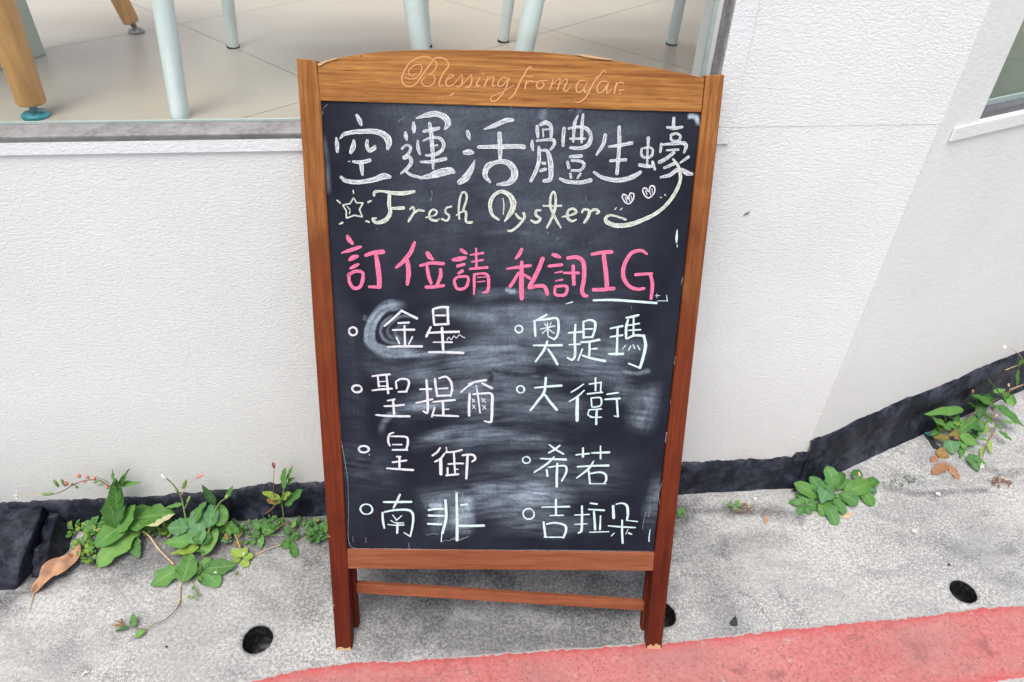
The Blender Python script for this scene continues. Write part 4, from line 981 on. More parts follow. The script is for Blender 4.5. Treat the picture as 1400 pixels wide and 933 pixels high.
rightc = [(cF, """@1 O172,240,30,28,17; 290,178,14 340,155,22 395,125,20; 298,185,20 300,230,24 305,295,22; 310,170,18 400,160,24 475,155,24 490,220,26 480,290,24 455,322,22; 455,322,18 410,300,14; 345,240,12 460,215,12; 400,190,12 405,290,14; 375,195,10 390,215,10; 430,190,10 420,210,10; 395,240,10 360,275,12; 410,240,10 455,275,10;
290,370,18 400,370,22 515,368,26; 400,335,18 370,410,26 305,500,18; 405,400,20 440,450,26 480,520,28; 625,205,20 618,300,26 622,440,26 600,485,24 560,470,18; 570,270,18 680,262,20; 575,365,16 660,360,22; 688,180,20 690,310,24; 690,180,18 740,168,22 780,185,26 780,240,26 760,305,22; 700,240,14 760,238,18; 690,305,20 760,305,20;
670,345,20 740,340,24 815,325,26; 738,345,22 735,450,22; 745,400,14 795,395,22; 680,400,18 645,490,16; 680,450,18 760,475,26 860,495,28; 905,235,18 1000,215,24; 905,302,18 1000,288,20; 962,225,22 955,445,26; 895,440,22 1005,438,28; 1045,165,22 1030,230,28 1030,315,22; 1030,150,18 1085,140,26 1130,128,22; 1090,150,18 1088,295,20;
1050,210,14 1135,195,18; 1045,250,14 1145,245,18; 1040,315,20 1100,290,24 1175,295,26; 1170,290,26 1185,370,32 1165,470,32 1140,550,28; 1140,550,20 1050,515,18; 1000,400,8 1025,370,12; 1050,410,10 1065,375,12; 1085,365,10 1100,395,12; 1120,370,10 1140,405,12;
@2 O186,722,30,28,17; 300,710,18 400,700,24 512,692,26; 388,630,24 375,740,28 320,820,26 265,890,22; 380,765,22 420,820,28 475,885,28; 690,680,12 640,715,18 590,745,14; 695,730,14 640,780,20 575,820,14; 640,790,32 638,880,36 638,970,36; 785,630,18 785,730,22; 735,680,14 830,665,18; 830,670,16 825,740,16; 720,758,18 840,745,18;
750,790,16 755,860,16; 755,790,16 825,790,18 825,850,18 760,865,14; 730,885,14 830,878,18; 735,890,14 725,925,16 760,945,14; 745,945,14 830,945,16; 795,890,22 790,1000,24; 875,762,16 965,748,20; 860,802,18 980,795,22; 955,805,20 960,880,22 965,940,20; 935,935,12 965,938,14"""),
 (cH, """@3 415,290,14 470,330,22 530,365,18; 500,295,18 455,330,24 410,355,16; 345,400,16 440,405,22 548,408,28; 455,385,14 400,440,24 295,510,18; 395,490,22 400,540,24; 410,470,18 480,460,20 545,462,24 550,510,24 515,580,18; 480,440,22 475,540,28 475,625,26;
630,370,18 735,360,20; 685,315,20 685,385,26; 755,355,18 895,350,26; 825,300,14 825,400,20; 640,465,18 760,458,22 888,455,26; 770,420,14 730,480,26 635,555,16; 730,500,22 740,600,20; 745,520,18 820,510,22 865,530,26 870,575,22 850,600,14; 740,602,10 870,602,11; O232,412,30,26,15"""),
 (cJ, """@4 310,215,16 430,212,20 540,210,24; 428,150,24 428,280,26; 380,285,16 490,282,18; 325,340,26 340,460,28; 350,355,20 420,345,24 500,365,28 512,410,28 490,470,22; 330,465,16 490,465,18; 645,205,22 645,330,28 640,410,28 615,430,20; 585,280,16 705,275,18; 585,358,14 685,352,16; 715,180,18 770,188,24; 700,232,18 830,240,26;
745,250,24 755,400,28; 800,285,16 795,400,22; 710,422,16 870,418,13; 905,205,30 910,305,32; 930,190,16 980,182,20 1020,205,30 1028,270,30 1020,325,22; 1020,325,14 1110,335,14; 865,370,16 960,378,22 1090,385,18; 980,325,22 980,430,26 985,515,22; 915,430,12 890,455,12; 1035,430,22 1060,440,16; 1030,400,9 1010,440,8; O200,270,46,44,18; 1215,400,8 1205,460,13 1205,500,12""")]
words(rightc, M['chalk_cyan'], 0, {1: 'pale chalk name 奧提瑪', 2: 'pale chalk name 大衛', 3: 'pale chalk name 希若', 4: 'pale chalk name 吉拉朵'})
nan = [(cI, """O185,232,50,42,19; 330,172,24 440,172,28 560,170,28; 465,110,24 440,165,28 412,220,20; 320,260,22 322,320,26 335,390,20; 335,255,20 430,238,26 540,240,30 575,285,28 570,370,24 552,455,20; 552,458,18 500,428,14; 405,280,12 435,320,14; 480,285,12 435,325,14; 390,325,12 430,345,14 495,345,16; 365,358,12 430,365,16 498,362,16; 445,345,24 442,430,24;
845,155,28 850,300,34 820,430,30; 815,430,14 810,500,11; 705,238,26 760,228,28 825,228,26; 705,285,28 825,288,28; 700,354,26 810,358,28; 937,100,24 942,300,32 942,490,34; 1030,190,24 975,196,24; 960,370,30 1060,370,32 1165,368,34""")]
writing('chalk_writing', nan, M['chalk_cyan'], 0, 'pale blue chalk name 南非')
faint = [(cI, "985,205,18 990,290,18; 950,295,22 1065,285,20; 810,505,9 840,492,7 880,492,9 915,470,9 935,500,9; 915,475,8 905,490,8; 680,440,8 700,445,7 740,435,9 790,440,7; 960,490,14 1040,455,10; 72,460,5 75,510,5; 180,465,6 182,510,5; 920,80,12 960,95,12; 990,100,10 985,170,10"),
         (cJ, "1180,250,5 1160,330,6 1150,400,5; 1215,180,5 1200,300,5"), (cA, "570,135,5 615,100,4; 800,610,7 805,640,5; 790,680,6 798,650,4; 1140,46,5 1155,48,5; 1200,44,5 1215,46,5; 420,868,6 428,870,5"),
         (cB, "270,60,5 280,48,4 310,42,4; 440,58,6 470,50,6; 500,70,5 510,95,5; 555,640,5 560,680,4"), (cD, "370,40,5 370,58,4; 440,85,5 455,95,4; 680,115,5 690,125,4; 990,590,5 990,610,4"), (cH, "215,460,5 212,475,4; 240,455,5 245,475,4")]
sm_ = writing('chalk_smudge', faint, M['chalk_faint'], .0003)
rimw = [((0, 0, 1), """453,412,1.2 457,455,.9 459,506,1.3; 460,520,1.0 464,570,1.3 466,604,1.0; 466,604,1.8 471,632,1.6 475,660,1.0 476,700,.9 475.6,735,1.2 479,748,1.8 486,751.5,1.8; 486,751.8,1.6 520,751.6,1.4 560,752.2,2.0 590,752.6,1.0 640,753,.8; 640,753,.8 700,753.5,1.4 740,753.6,2 790,754,2 830,754.6,2.2 888,755,.9;
924,488,1.4 922,500,1.0; 917.5,548,1.8 917,556,1.0; 912,592,2.2 910,606,2.0; 909.5,640,1.2 906,660,1.5 900.5,676,1.8 902,690,1.0; 934,380,2.4 932,390,1.4; 929,452,1.8 928,470,1.0; 441,152,1.0 437.6,168,.8; 441,149,1.2 447,143,.9;
943,156,1.4 951,158,1.2 956,166,1.4 957,174,1.0; 558,744,1 560,757,1.4 553,764,1.1; 697,146,1 700,148,1; 447,318,1.4 449,330,1.0""")]
we_ = writing('worn_panel_edge', rimw, M['chalk_faint'], .0013, thin=.8)
sm_['kind'] = 'stuff'; we_['kind'] = 'stuff'
carve = [(cK, """445,190,8 380,150,11 290,155,13 180,210,13 110,310,14 78,400,14 100,470,13 170,495,13 240,465,11 310,370,13 360,300,14 420,220,13 455,170,11 530,160,13 600,195,12 620,260,12 560,340,14 520,430,14 515,485,12 560,480,9;
290,240,9 225,250,10 165,300,10 158,350,10 200,372,10 245,340,8; 300,240,9 312,290,10 270,370,10 200,410,9 110,395,9; 455,190,11 485,240,11 450,320,11 390,360,10 440,362,10 462,400,11 450,455,11 400,492,11 330,482,10 308,430,9 345,385,9;
580,430,8 640,400,10 685,375,11 650,362,11 610,400,11 590,460,13 620,495,13 680,470,9; 690,460,8 740,400,9 775,365,11 782,430,13 760,490,15 718,500,12; 782,470,8 830,420,9 882,365,11 892,430,13 862,500,15 820,505,12;
985,390,13 950,460,15 955,495,13 990,480,9; 1018,352,13 1028,345,10; 1082,385,13 1036,495,15; 1048,452,8 1112,394,11 1150,396,12 1130,488,14 1175,482,8; 1310,410,11 1260,390,11 1210,430,13 1195,485,13 1240,490,12 1300,430,12 1325,395,12 1285,520,15 1220,620,15 1150,672,13 1112,650,12 1130,610,9 1250,560,9 1380,480,8;
685,575,14 640,605,14; 510,615,7 515,630,6; 545,615,7 550,632,6"""),
 (cL, """232,290,11 200,272,12 140,360,15 90,450,15 40,560,15 0,615,13 -35,640,10; 125,372,8 240,378,9; 170,430,12 150,525,15; 152,470,8 210,430,11 245,442,9; 352,430,11 304,440,13 286,495,13 322,522,13 372,480,13 352,430,10 425,428,8; 225,444,8 300,440,8;
480,410,12 440,535,15; 460,480,8 540,410,11 560,420,12 528,535,15; 545,480,8 620,412,11 642,430,13 600,530,15 640,545,12 685,480,8; 850,430,11 790,430,13 745,500,13 760,560,13 810,550,13 860,480,13 882,425,13 842,530,15 850,565,13 900,520,9;
1088,335,10 1065,308,11 1010,380,13 950,450,15 900,550,15 840,640,15 770,680,12 730,670,9; 960,392,8 1010,384,9; 1105,440,11 1040,440,13 990,500,13 1000,565,13 1060,550,13 1120,450,13 1098,530,15 1110,575,12 1160,520,8; 1215,450,12 1188,575,15; 1190,500,8 1250,450,11 1300,462,11; 1240,545,11 1300,532,11; 1245,580,9 1268,572,9""")]
tr_ = [o for o in sign.children if o.name.startswith('top_rail')][0]
writing('carved_lettering', carve, M['carve'], 0, 'carved script reading Blessing from afar', base=-.0017, parent=tr_, thin=1.2)
# ------------------------------------------------------------------ weeds
def leaf(a, b, wpx, mat, parent, lift=0.0, shape='oval', lobes=0, droop=.0, fold=.25, twist=None, nseg=11, name='leaf'):
    """leaf blade from base a to tip b (world points), width in metres"""
    a, b = Vector(a), Vector(b); ax = (b - a); L = ax.length
    if L < 1e-5: return None
    ax /= L
    view = (CAM - (a + b) / 2).normalized()
    up = Vector((0, 0, 1)) * .75 + view * .45 + Vector((random.uniform(-.25, .25), random.uniform(-.15, .15), 0))
    up = (up - ax * up.dot(ax)).normalized(); sd_ = ax.cross(up).normalized()
    V, Fc, UV = [], [], []; ph = random.uniform(0, 6); tilt = random.uniform(-.22, .22)
    rows = (-1, -.55, 0, .55, 1)
    for i in range(nseg + 1):
        t = i / nseg
        if shape == 'oval': w_ = (1 - abs(2 * min(1, t ** .80 + .005) - 1) ** 2.3) ** .72 * (.55 + .45 * min(1, t * 4))
        elif shape == 'spoon': w_ = (.22 + .78 * max(0, min(1, (t - .15) / .45)) ** 1.2) * (1 if t < .75 else math.sqrt(max(0, 1 - ((t - .75) / .255) ** 2)))
        elif shape == 'round': w_ = (.16 + .84 * max(0, min(1, t / .36)) ** 1.1) * (1 if t < .58 else math.sqrt(max(0, 1 - ((t - .58) / .425) ** 2)))
        elif shape == 'lance': w_ = math.sin(math.pi * t ** .7) ** .9 if t > 0 else .05
        else: w_ = min(1, t * 3.2 + .12) * (1 - t) ** .75 * 1.25     # heart
        w_ = max(w_, .05 if t < .99 else .02)
        wv = .0009 + .05 * wpx
        if lobes: w_ *= 1 + .13 * math.sin(t * lobes * 2 * math.pi) + random.uniform(-.10, .07)
        cpt = a + ax * L * t + up * (lift * 4 * t * (1 - t) - droop * t * t)
        for r in rows:
            rr = r * (1 + random.uniform(-.03, .03))
            V.append(cpt + sd_ * (rr * wpx / 2 * w_) + up * (abs(r) * wpx / 2 * w_ * fold + abs(r) * wv * math.sin(t * 15 + r * 4 + ph) + tilt * r * wpx * .5 * w_)); UV.append((t, .5 + r * .5))
    for i in range(nseg):
        for j in range(4):
            k_ = i * 5 + j; Fc.append((k_, k_ + 1, k_ + 6, k_ + 5))
    return mesh(name, V, Fc, M[mat], parent, uvs=UV, smooth=True)
PX = lambda p: (p - CAM).dot(fwd) / F_PX      # metres per photo pixel at a point
def plant(label, at, cat='weed', name='weed', group=None):
    p = PP(*at); return empty(name, (p.x, p.y, float(ground_h(p.x, p.y))), label, cat, group)
def leaves(root, L, off=.03):
    for e_ in L:
        (ax, ay, ah), (bx, by, bh), w_, mt = e_[:4]; kw = e_[4] if len(e_) > 4 else {}
        a, b = PP(ax, ay, ah, off), PP(bx, by, bh, off)
        leaf(a, b, w_ * PX((a + b) / 2), mt, root, **kw)
def stem(root, pts, r, mat='stem', off=.03, name='stem', taper=.6):
    P = catmull([np.array(PP(*p, off)) for p in pts], 5)
    rs = [r * (1 - (1 - taper) * i / (len(P) - 1)) for i in range(len(P))]
    v, f = tube([Vector(p) for p in P], rs, 6); return mesh(name, v, f, M[mat], root, smooth=True)
def bud(root, at, to, r, mat, name='bud', off=.03):
    a, b = PP(*at, off), PP(*to, off)
    P = [a + (b - a) * t for t in (0, .2, .5, .8, 1)]
    v, f = tube(P, [r * .4, r * .9, r, r * .7, r * .15], 8); return mesh(name, v, f, M[mat], root, smooth=True)
def flower(root, at, r, n=5, mat='petal', off=.035, axis=None):
    c_ = PP(*at, off); d = (CAM - c_).normalized() if axis is None else Vector(axis).normalized()
    e1_ = d.orthogonal().normalized(); e2_ = d.cross(e1_); V, Fc = [], []
    for i in range(n):
        a = 2 * math.pi * i / n + .3; u = e1_ * math.cos(a) + e2_ * math.sin(a); s_ = d.cross(u)
        k_ = len(V); V += [c_, c_ + u * r * .6 + s_ * r * .22 + d * r * .12, c_ + u * r + d * r * .3, c_ + u * r * .6 - s_ * r * .22 + d * r * .12]; Fc.append((k_, k_ + 1, k_ + 2, k_ + 3))
    return mesh('flower', V, Fc, M[mat], root)
def tiny(root, spots, mats, name='foliage', per=12, size=5, off=.02):
    """cushion of small leaves, joined: too small to pick apart"""
    V, Fc, UV = [], [], []
    for (x, y, rx, ry) in spots:
        for _ in range(per):
            a = random.uniform(0, 6.28); q_ = math.sqrt(random.random())
            px_, py_ = x + rx * q_ * math.cos(a), y + ry * q_ * math.sin(a)
            p = PP(px_, py_, random.uniform(.004, .018), off); s_ = size * PX(p) * random.uniform(.6, 1.2)
            d = Vector((math.cos(a + random.uniform(-.8, .8)), -math.sin(a) * .9, random.uniform(.2, .8))).normalized()
            up = Vector((random.uniform(-.4, .4), random.uniform(-.7, .1), 1)); up = (up - d * up.dot(d)).normalized(); sd_ = d.cross(up)
            k_ = len(V)
            V += [p, p + d * s_ * .5 + sd_ * s_ * .36 + up * s_ * .08, p + d * s_ * .85 + sd_ * s_ * .25, p + d * s_, p + d * s_ * .85 - sd_ * s_ * .25, p + d * s_ * .5 - sd_ * s_ * .36 + up * s_ * .08]
            UV += [(0, .5), (.5, .9), (.85, .8), (1, .5), (.85, .2), (.5, .1)]
            Fc.append((k_, k_ + 1, k_ + 2, k_ + 3, k_ + 4, k_ + 5))
            # stalk
            g_ = Vector((p.x, p.y + .002, float(ground_h(p.x, p.y)))); k_ = len(V)
            V += [p, g_ + Vector((.0006, 0, 0)), g_ - Vector((.0006, 0, 0))]; UV += [(0, .5)] * 3; Fc.append((k_, k_ + 1, k_ + 2))
    o = mesh(name, V, Fc, M[mats[0]], root, uvs=UV, smooth=False)
    for m_ in mats[1:]: o.data.materials.append(M[m_])
    if len(mats) > 1:
        for p in o.data.polygons: p.material_index = random.randrange(len(mats)) if p.index % 2 == 0 else 0
    return o

lobed = dict(lobes=4)
p1 = plant('broad-leaved weed with big ragged leaves and a flower spray arching left', (180, 722, 0))
leaves(p1, [
 ((176, 722, .03), (190, 764, .008), 17, 'leaf_dark', dict(lobes=6, fold=.1)),
 ((190, 716, .03), (133, 776, .012), 38, 'leaf_big', dict(shape='oval', lobes=2.5, lift=.006, fold=.12)),
 ((176, 714, .045), (130, 748, .03), 34, 'leaf', dict(shape='oval', lobes=2, lift=.006, fold=.12)),
 ((166, 714, .05), (240, 703, .05), 37, 'leaf_edge', dict(shape='oval', lobes=3.3, lift=.010, fold=.10)),
 ((163, 728, .05), (184, 690, .055), 24, 'leaf', dict(shape='oval', fold=.1)),
 ((158, 722, .05), (149, 677, .08), 26, 'leaf', dict(shape='oval', lobes=2, fold=.15)),
 ((158, 716, .07), (172, 684, .08), 14, 'leaf_dark', dict(shape='lance')),
 ((160, 700, .09), (158, 655, .12), 19, 'leaf', dict(shape='oval')),
 ((163, 690, .10), (168, 652, .12), 15, 'leaf', dict(shape='oval', fold=.1)),
 ((158, 672, .11), (154, 642, .13), 13, 'leaf', dict(shape='oval', fold=.1)),
 ((161, 668, .12), (177, 641, .14), 9, 'leaf', dict(shape='heart')),
 ((160, 664, .12), (192, 660, .12), 12, 'leaf', dict(shape='heart')),
])
stem(p1, [(180, 724, .0), (172, 716, .03), (163, 700, .06), (160, 680, .09), (159, 660, .12)], .0035)
stem(p1, [(160, 668, .11), (148, 664, .12), (138, 658, .13), (124, 656, .13), (110, 659, .13), (97, 665, .125), (85, 672, .12), (72, 676, .12), (62, 676, .12)], .0016, 'stem_red')
stem(p1, [(149, 661, .12), (140, 655, .13), (128, 653, .13)], .0010, 'stem_red')
stem(p1, [(62, 676, .12), (45, 676, .12), (29, 677, .12)], .0010, 'straw')
for (x, y, x2, y2, r, mt) in [(110, 653, 105, 648, .0040, 'bud'), (122, 654, 116, 650, .0036, 'bud'), (93, 664, 88, 658, .0038, 'bud'), (90, 665, 83, 655, .0036, 'stem'), (80, 666, 73, 656, .0036, 'stem'), (72, 675, 56, 676, .0042, 'stem'), (127, 656, 131, 651, .0038, 'bud'), (114, 660, 119, 657, .0035, 'bud'), (146, 664, 148, 669, .0034, 'bud'), (103, 664, 107, 668, .003, 'stem'), (136, 656, 128, 661, .0034, 'stem'), (164, 663, 160, 665, .0045, 'bud'), (98, 664, 100, 661, .0035, 'stem_red'), (143, 661, 134, 664, .0028, 'stem')]:
    bud(p1, (x, y, .13), (x2, y2, .13), r, mt)
flower(p1, (24, 677, .12), .0115, 7, axis=(-1, -.6, .5)); flower(p1, (24, 679, .12), .010, 5, axis=(-.4, -.9, .2))
stem(p1, [(190, 724, .02), (203, 732, .02), (218, 752, .008), (238, 772, .004)], .0026, 'straw', name='dead_stalk', taper=.8)
stem(p1, [(128, 725, .03), (146, 722, .035)], .0014, 'straw', name='dead_stalk')

p2 = plant('tall bushy weed of mid-green leaves between the broad-leaved weed and the sign', (262, 745, 0))
leaves(p2, [
 ((262, 716, .06), (282, 685, .09), 20, 'leaf', dict(shape='heart')), ((258, 708, .06), (246, 728, .05), 16, 'leaf', dict(shape='oval')),
 ((285, 722, .06), (292, 688, .09), 25, 'leaf_blue', dict(shape='oval', fold=.1)), ((300, 720, .06), (302, 689, .08), 22, 'leaf', dict(shape='oval', fold=.1)),
 ((273, 730, .05), (270, 694, .08), 26, 'leaf_blue', dict(shape='oval', fold=.12)),
 ((294, 691, .10), (276, 663, .12), 11, 'leaf_dark', dict(shape='lance')), ((310, 680, .12), (319, 664, .13), 7, 'leaf', dict(shape='lance')),
 ((258, 722, .055), (229, 722, .05), 22, 'leaf_blue', dict(shape='oval', lobes=3)), ((262, 740, .04), (223, 742, .035), 24, 'leaf', dict(shape='heart', lobes=2)),
 ((272, 748, .03), (233, 757, .02), 18, 'leaf_lime', dict(shape='heart', fold=.1)), ((276, 744, .045), (262, 718, .05), 24, 'leaf_blue', dict(shape='oval')),
 ((276, 760, .02), (298, 722, .04), 17, 'leaf_big', dict(shape='oval', fold=.1)), ((290, 735, .04), (262, 738, .05), 20, 'leaf', dict(shape='oval')),
 ((250, 689, .09), (225, 695, .085), 6, 'leaf', dict(shape='lance')),
 ((244, 777, .02), (206, 801, .008), 25, 'leaf', dict(shape='oval', lobes=2, fold=.12)), ((249, 797, .02), (262, 757, .035), 27, 'leaf', dict(shape='oval', fold=.15)),
 ((263, 792, .01), (266, 764, .03), 13, 'leaf_dark', dict(shape='oval')), ((272, 782, .012), (288, 762, .02), 16, 'leaf', dict(shape='oval')),
 ((278, 778, .02), (323, 773, .012), 22, 'leaf', dict(shape='oval', lobes=2, fold=.12)), ((279, 780, .015), (300, 802, .006), 24, 'leaf_rosette', dict(shape='oval', fold=.1)),
 ((274, 780, .012), (280, 801, .004), 13, 'leaf_dark', dict(shape='oval')), ((264, 790, .01), (276, 772, .02), 9, 'leaf', dict(shape='lance')),
 ((314, 716, .05), (327, 732, .02), 10, 'leaf', dict(shape='oval')), ((316, 712, .05), (312, 735, .02), 9, 'leaf', dict(shape='oval')),
])
stem(p2, [(265, 748, 0), (258, 722, .04), (253, 704, .07), (249, 684, .10), (245, 674, .115), (236, 662, .125), (224, 651, .135)], .0022)
stem(p2, [(251, 698, .08), (256, 688, .10), (260, 678, .11)], .0014); stem(p2, [(247, 678, .11), (254, 667, .12), (264, 656, .13), (276, 650, .135)], .0010, 'straw')
bud(p2, (228, 655, .13), (220, 649, .14), .0032, 'petal'); bud(p2, (268, 654, .13), (279, 649, .135), .0030, 'bud'); bud(p2, (250, 668, .12), (255, 656, .13), .0042, 'stem'); bud(p2, (256, 688, .10), (260, 678, .11), .0040, 'stem'); bud(p2, (244, 674, .115), (240, 667, .12), .0032, 'stem')
stem(p2, [(272, 756, 0), (285, 728, .05), (292, 703, .08), (300, 688, .10), (311, 680, .12)], .0022); stem(p2, [(296, 700, .08), (288, 686, .11), (281, 672, .12)], .0012)
bud(p2, (308, 682, .12), (314, 674, .125), .0045, 'stem')
stem(p2, [(262, 760, .0), (266, 778, .01), (256, 790, .01), (247, 800, .006), (246, 822, .004)], .0020, 'straw')
stem(p2, [(247, 822, .004), (240, 834, .008), (226, 847, .010), (212, 853, .010), (200, 860, .010), (190, 861, .010), (180, 857, .010), (165, 853, .012)], .0012, 'stem_red')
leaves(p2, [((182, 858, .010), (182, 838, .018), 9, 'leaf', dict(shape='lance')), ((199, 860, .010), (184, 873, .006), 10, 'leaf', dict(shape='oval')), ((176, 857, .010), (156, 864, .006), 5, 'leaf_dark', dict(shape='lance')), ((168, 855, .01), (152, 855, .012), 4, 'leaf_sick', dict(shape='lance'))])
bud(p2, (168, 853, .012), (165, 845, .014), .0022, 'dry_red'); bud(p2, (246, 826, .004), (243, 820, .006), .0024, 'straw'); bud(p2, (166, 852, .012), (158, 848, .014), .0016, 'dry_red')
stem(p2, [(258, 793, .004), (264, 799, .004), (266, 806, .003)], .0014, 'straw')
tiny(p2, [(264, 811, 6, 5)], ['leaf', 'leaf_lime'], per=9, size=6); flower(p2, (294, 783, .016), .0045, 5)

xl = []
for i in range(26):
    x, y = random.choice([(262, 735), (285, 738), (300, 722), (310, 732), (255, 722), (278, 782), (268, 750)])
    x += random.uniform(-9, 9); y += random.uniform(-9, 9); a = random.uniform(0, 6.28); l_ = random.uniform(9, 17)
    xl.append(((x, y, .02), (x + l_ * math.cos(a), y + l_ * .75 * math.sin(a), random.uniform(.008, .035)), random.uniform(5, 9), random.choice(['leaf', 'leaf', 'leaf_dark', 'leaf_blue', 'leaf_lime', 'leaf_sick']), dict(shape=random.choice(['oval', 'heart', 'lance']))))
leaves(p2, xl)
p3 = plant('lime-green sprig lying on the concrete, smallest clump left of the sign', (330, 762, 0))
leaves(p3, [((330, 762, .008), (316, 752, .012), 13, 'leaf_lime', dict(shape='oval')), ((331, 762, .008), (337, 748, .014), 12, 'leaf_lime', dict(shape='oval')), ((333, 763, .008), (347, 760, .008), 12, 'leaf_lime', dict(shape='oval')),
 ((333, 765, .006), (338, 776, .003), 12, 'leaf_lime', dict(shape='oval')), ((329, 764, .006), (318, 768, .004), 9, 'leaf_lime', dict(shape='oval')), ((321, 740, .01), (330, 748, .010), 8, 'leaf_sick', dict(shape='lance')), ((325, 735, .02), (330, 725, .02), 7, 'leaf_sick', dict(shape='oval'))])
stem(p3, [(318, 725, .03), (326, 742, .015), (331, 762, .006)], .0013, 'straw'); flower(p3, (333, 757, .012), .0035, 5); bud(p3, (322, 783, .003), (324, 786, .003), .004, 'leaf_lime')

p4 = plant('slim upright weed with one round leaf against the black wall foot, beside the sign', (388, 712, 0))
leaves(p4, [((388, 668, .10), (390, 640, .12), 11, 'leaf', dict(shape='oval')), ((393, 655, .11), (401, 636, .13), 6, 'leaf', dict(shape='lance')), ((393, 661, .11), (403, 653, .115), 8, 'leaf', dict(shape='lance')),
 ((389, 690, .07), (414, 671, .09), 20, 'leaf_rosette', dict(shape='oval', fold=.1)), ((386, 683, .08), (397, 673, .09), 10, 'leaf_lime', dict(shape='oval')), ((384, 683, .08), (358, 673, .09), 11, 'leaf_lime', dict(shape='oval')),
 ((382, 686, .07), (364, 684, .07), 10, 'leaf_sick', dict(shape='oval')), ((385, 682, .08), (372, 690, .07), 9, 'leaf', dict(shape='oval'))])
stem(p4, [(388, 714, 0), (387, 700, .03), (385, 685, .06), (388, 670, .09), (390, 655, .11)], .0018)
stem(p4, [(374, 676, .08), (374, 658, .10), (375, 640, .125)], .0010, 'dry_red'); bud(p4, (375, 640, .125), (373, 632, .13), .0038, 'dry_red'); bud(p4, (373, 638, .125), (377, 633, .13), .003, 'bud')
stem(p4, [(375, 678, .08), (376, 688, .06), (372, 696, .045), (362, 703, .03)], .0026, 'dry_red', name='dead_stalk')
p5 = plant('low sprawling weed with small spoon leaves by the left foot of the sign', (385, 728, 0))
leaves(p5, [((358, 727, .02), (377, 724, .02), 13, 'leaf', dict(shape='oval')), ((356, 728, .02), (344, 735, .012), 12, 'leaf_dark', dict(shape='oval')), ((354, 724, .02), (348, 713, .03), 11, 'leaf', dict(shape='oval')), ((358, 724, .02), (366, 712, .03), 10, 'leaf_dark', dict(shape='oval')),
 ((357, 732, .012), (357, 750, .004), 9, 'leaf_big', dict(shape='oval')), ((348, 738, .01), (343, 746, .005), 7, 'leaf', dict(shape='oval')), ((336, 738, .01), (335, 745, .006), 8, 'leaf', dict(shape='oval')),
 ((398, 734, .012), (403, 762, .004), 12, 'leaf', dict(shape='spoon')), ((398, 733, .015), (412, 734, .010), 9, 'leaf_rosette', dict(shape='oval')), ((396, 734, .012), (387, 750, .006), 12, 'leaf', dict(shape='spoon')), ((395, 732, .02), (388, 720, .03), 9, 'leaf_dark', dict(shape='oval')),
 ((378, 722, .02), (366, 718, .03), 10, 'leaf_dark', dict(shape='oval')), ((400, 722, .02), (404, 709, .03), 6, 'leaf', dict(shape='lance')), ((322, 722, .02), (318, 708, .03), 9, 'leaf_dark', dict(shape='oval'))])
stem(p5, [(338, 734, .01), (360, 732, .012), (380, 732, .012), (397, 734, .012)], .0012); stem(p5, [(350, 758, .003), (372, 749, .004), (400, 740, .003), (428, 733, .003)], .0012, 'straw', name='dead_stalk')
stem(p5, [(374, 727, .015), (383, 720, .02), (393, 715, .02), (400, 714, .02), (403, 722, .015), (399, 729, .01)], .0018, 'dry_red', name='dead_stalk')
tiny(p5, [(408, 722, 16, 12), (372, 716, 14, 8), (345, 722, 18, 8)], ['leaf_dark', 'leaf'], per=46, size=6)
p6 = plant('cushion of tiny cress-like leaves between the black lump and the big weed', (125, 745, 0))
tiny(p6, [(115, 752, 12, 12), (128, 735, 12, 12), (135, 718, 10, 8), (128, 722, 8, 8), (102, 724, 8, 6), (124, 760, 10, 8), (145, 730, 8, 10)], ['leaf', 'leaf_rosette', 'leaf_lime'], per=24, size=9)
p7 = plant('patch of small round leaves touching the left stile of the sign', (438, 726, 0))
tiny(p7, [(434, 720, 10, 8), (442, 730, 8, 8), (430, 733, 6, 6)], ['leaf_rosette', 'leaf'], per=26, size=9); bud(p7, (434, 713, .02), (435, 710, .022), .003, 'bud')
p8 = plant('ferny green tuft under the big leaf of the broad-leaved weed', (215, 727, 0))
tiny(p8, [(212, 726, 14, 8), (226, 722, 8, 8), (300, 728, 14, 8)], ['leaf', 'leaf_lime'], per=30, size=9)

p9 = plant('compact rosette of rounded leaves on the concrete right of the sign', (1132, 684, 0), name='rosette_weed')
RS = dict(shape='round', fold=.22, lift=.006, droop=.006)
leaves(p9, [(a, b, w_, random.choice(['leaf_rosette', 'leaf_rosette', 'leaf_big', 'leaf_blue', 'leaf']), RS) for a, b, w_ in [
 ((1128, 682, .006), (1108, 672, .008), 12), ((1140, 676, .006), (1160, 690, .006), 12), ((1132, 680, .006), (1140, 705, .005), 13), ((1146, 670, .01), (1163, 655, .02), 12),
 ((1121, 681, .012), (1087, 661, .020), 19), ((1122, 676, .014), (1110, 652, .030), 17), ((1140, 668, .020), (1132, 638, .040), 20), ((1144, 670, .02), (1152, 644, .036), 13),
 ((1140, 676, .02), (1124, 660, .035), 15), ((1150, 677, .015), (1190, 660, .030), 21), ((1148, 676, .014), (1174, 688, .012), 21), ((1124, 686, .012), (1126, 706, .006), 15), ((1127, 684, .014), (1144, 719, .004), 17), ((1138, 682, .014), (1156, 704, .006), 16),
 ((1182, 668, .018), (1201, 654, .022), 15), ((1184, 670, .014), (1200, 671, .016), 11), ((1178, 670, .016), (1194, 692, .006), 16), ((1176, 660, .02), (1168, 641, .03), 12), ((1123, 688, .02), (1133, 664, .034), 22)]], .03)
bud(p9, (1176, 652, .03), (1173, 645, .034), .0042, 'straw'); stem(p9, [(1132, 684, 0), (1150, 676, .012), (1182, 668, .014)], .0022)
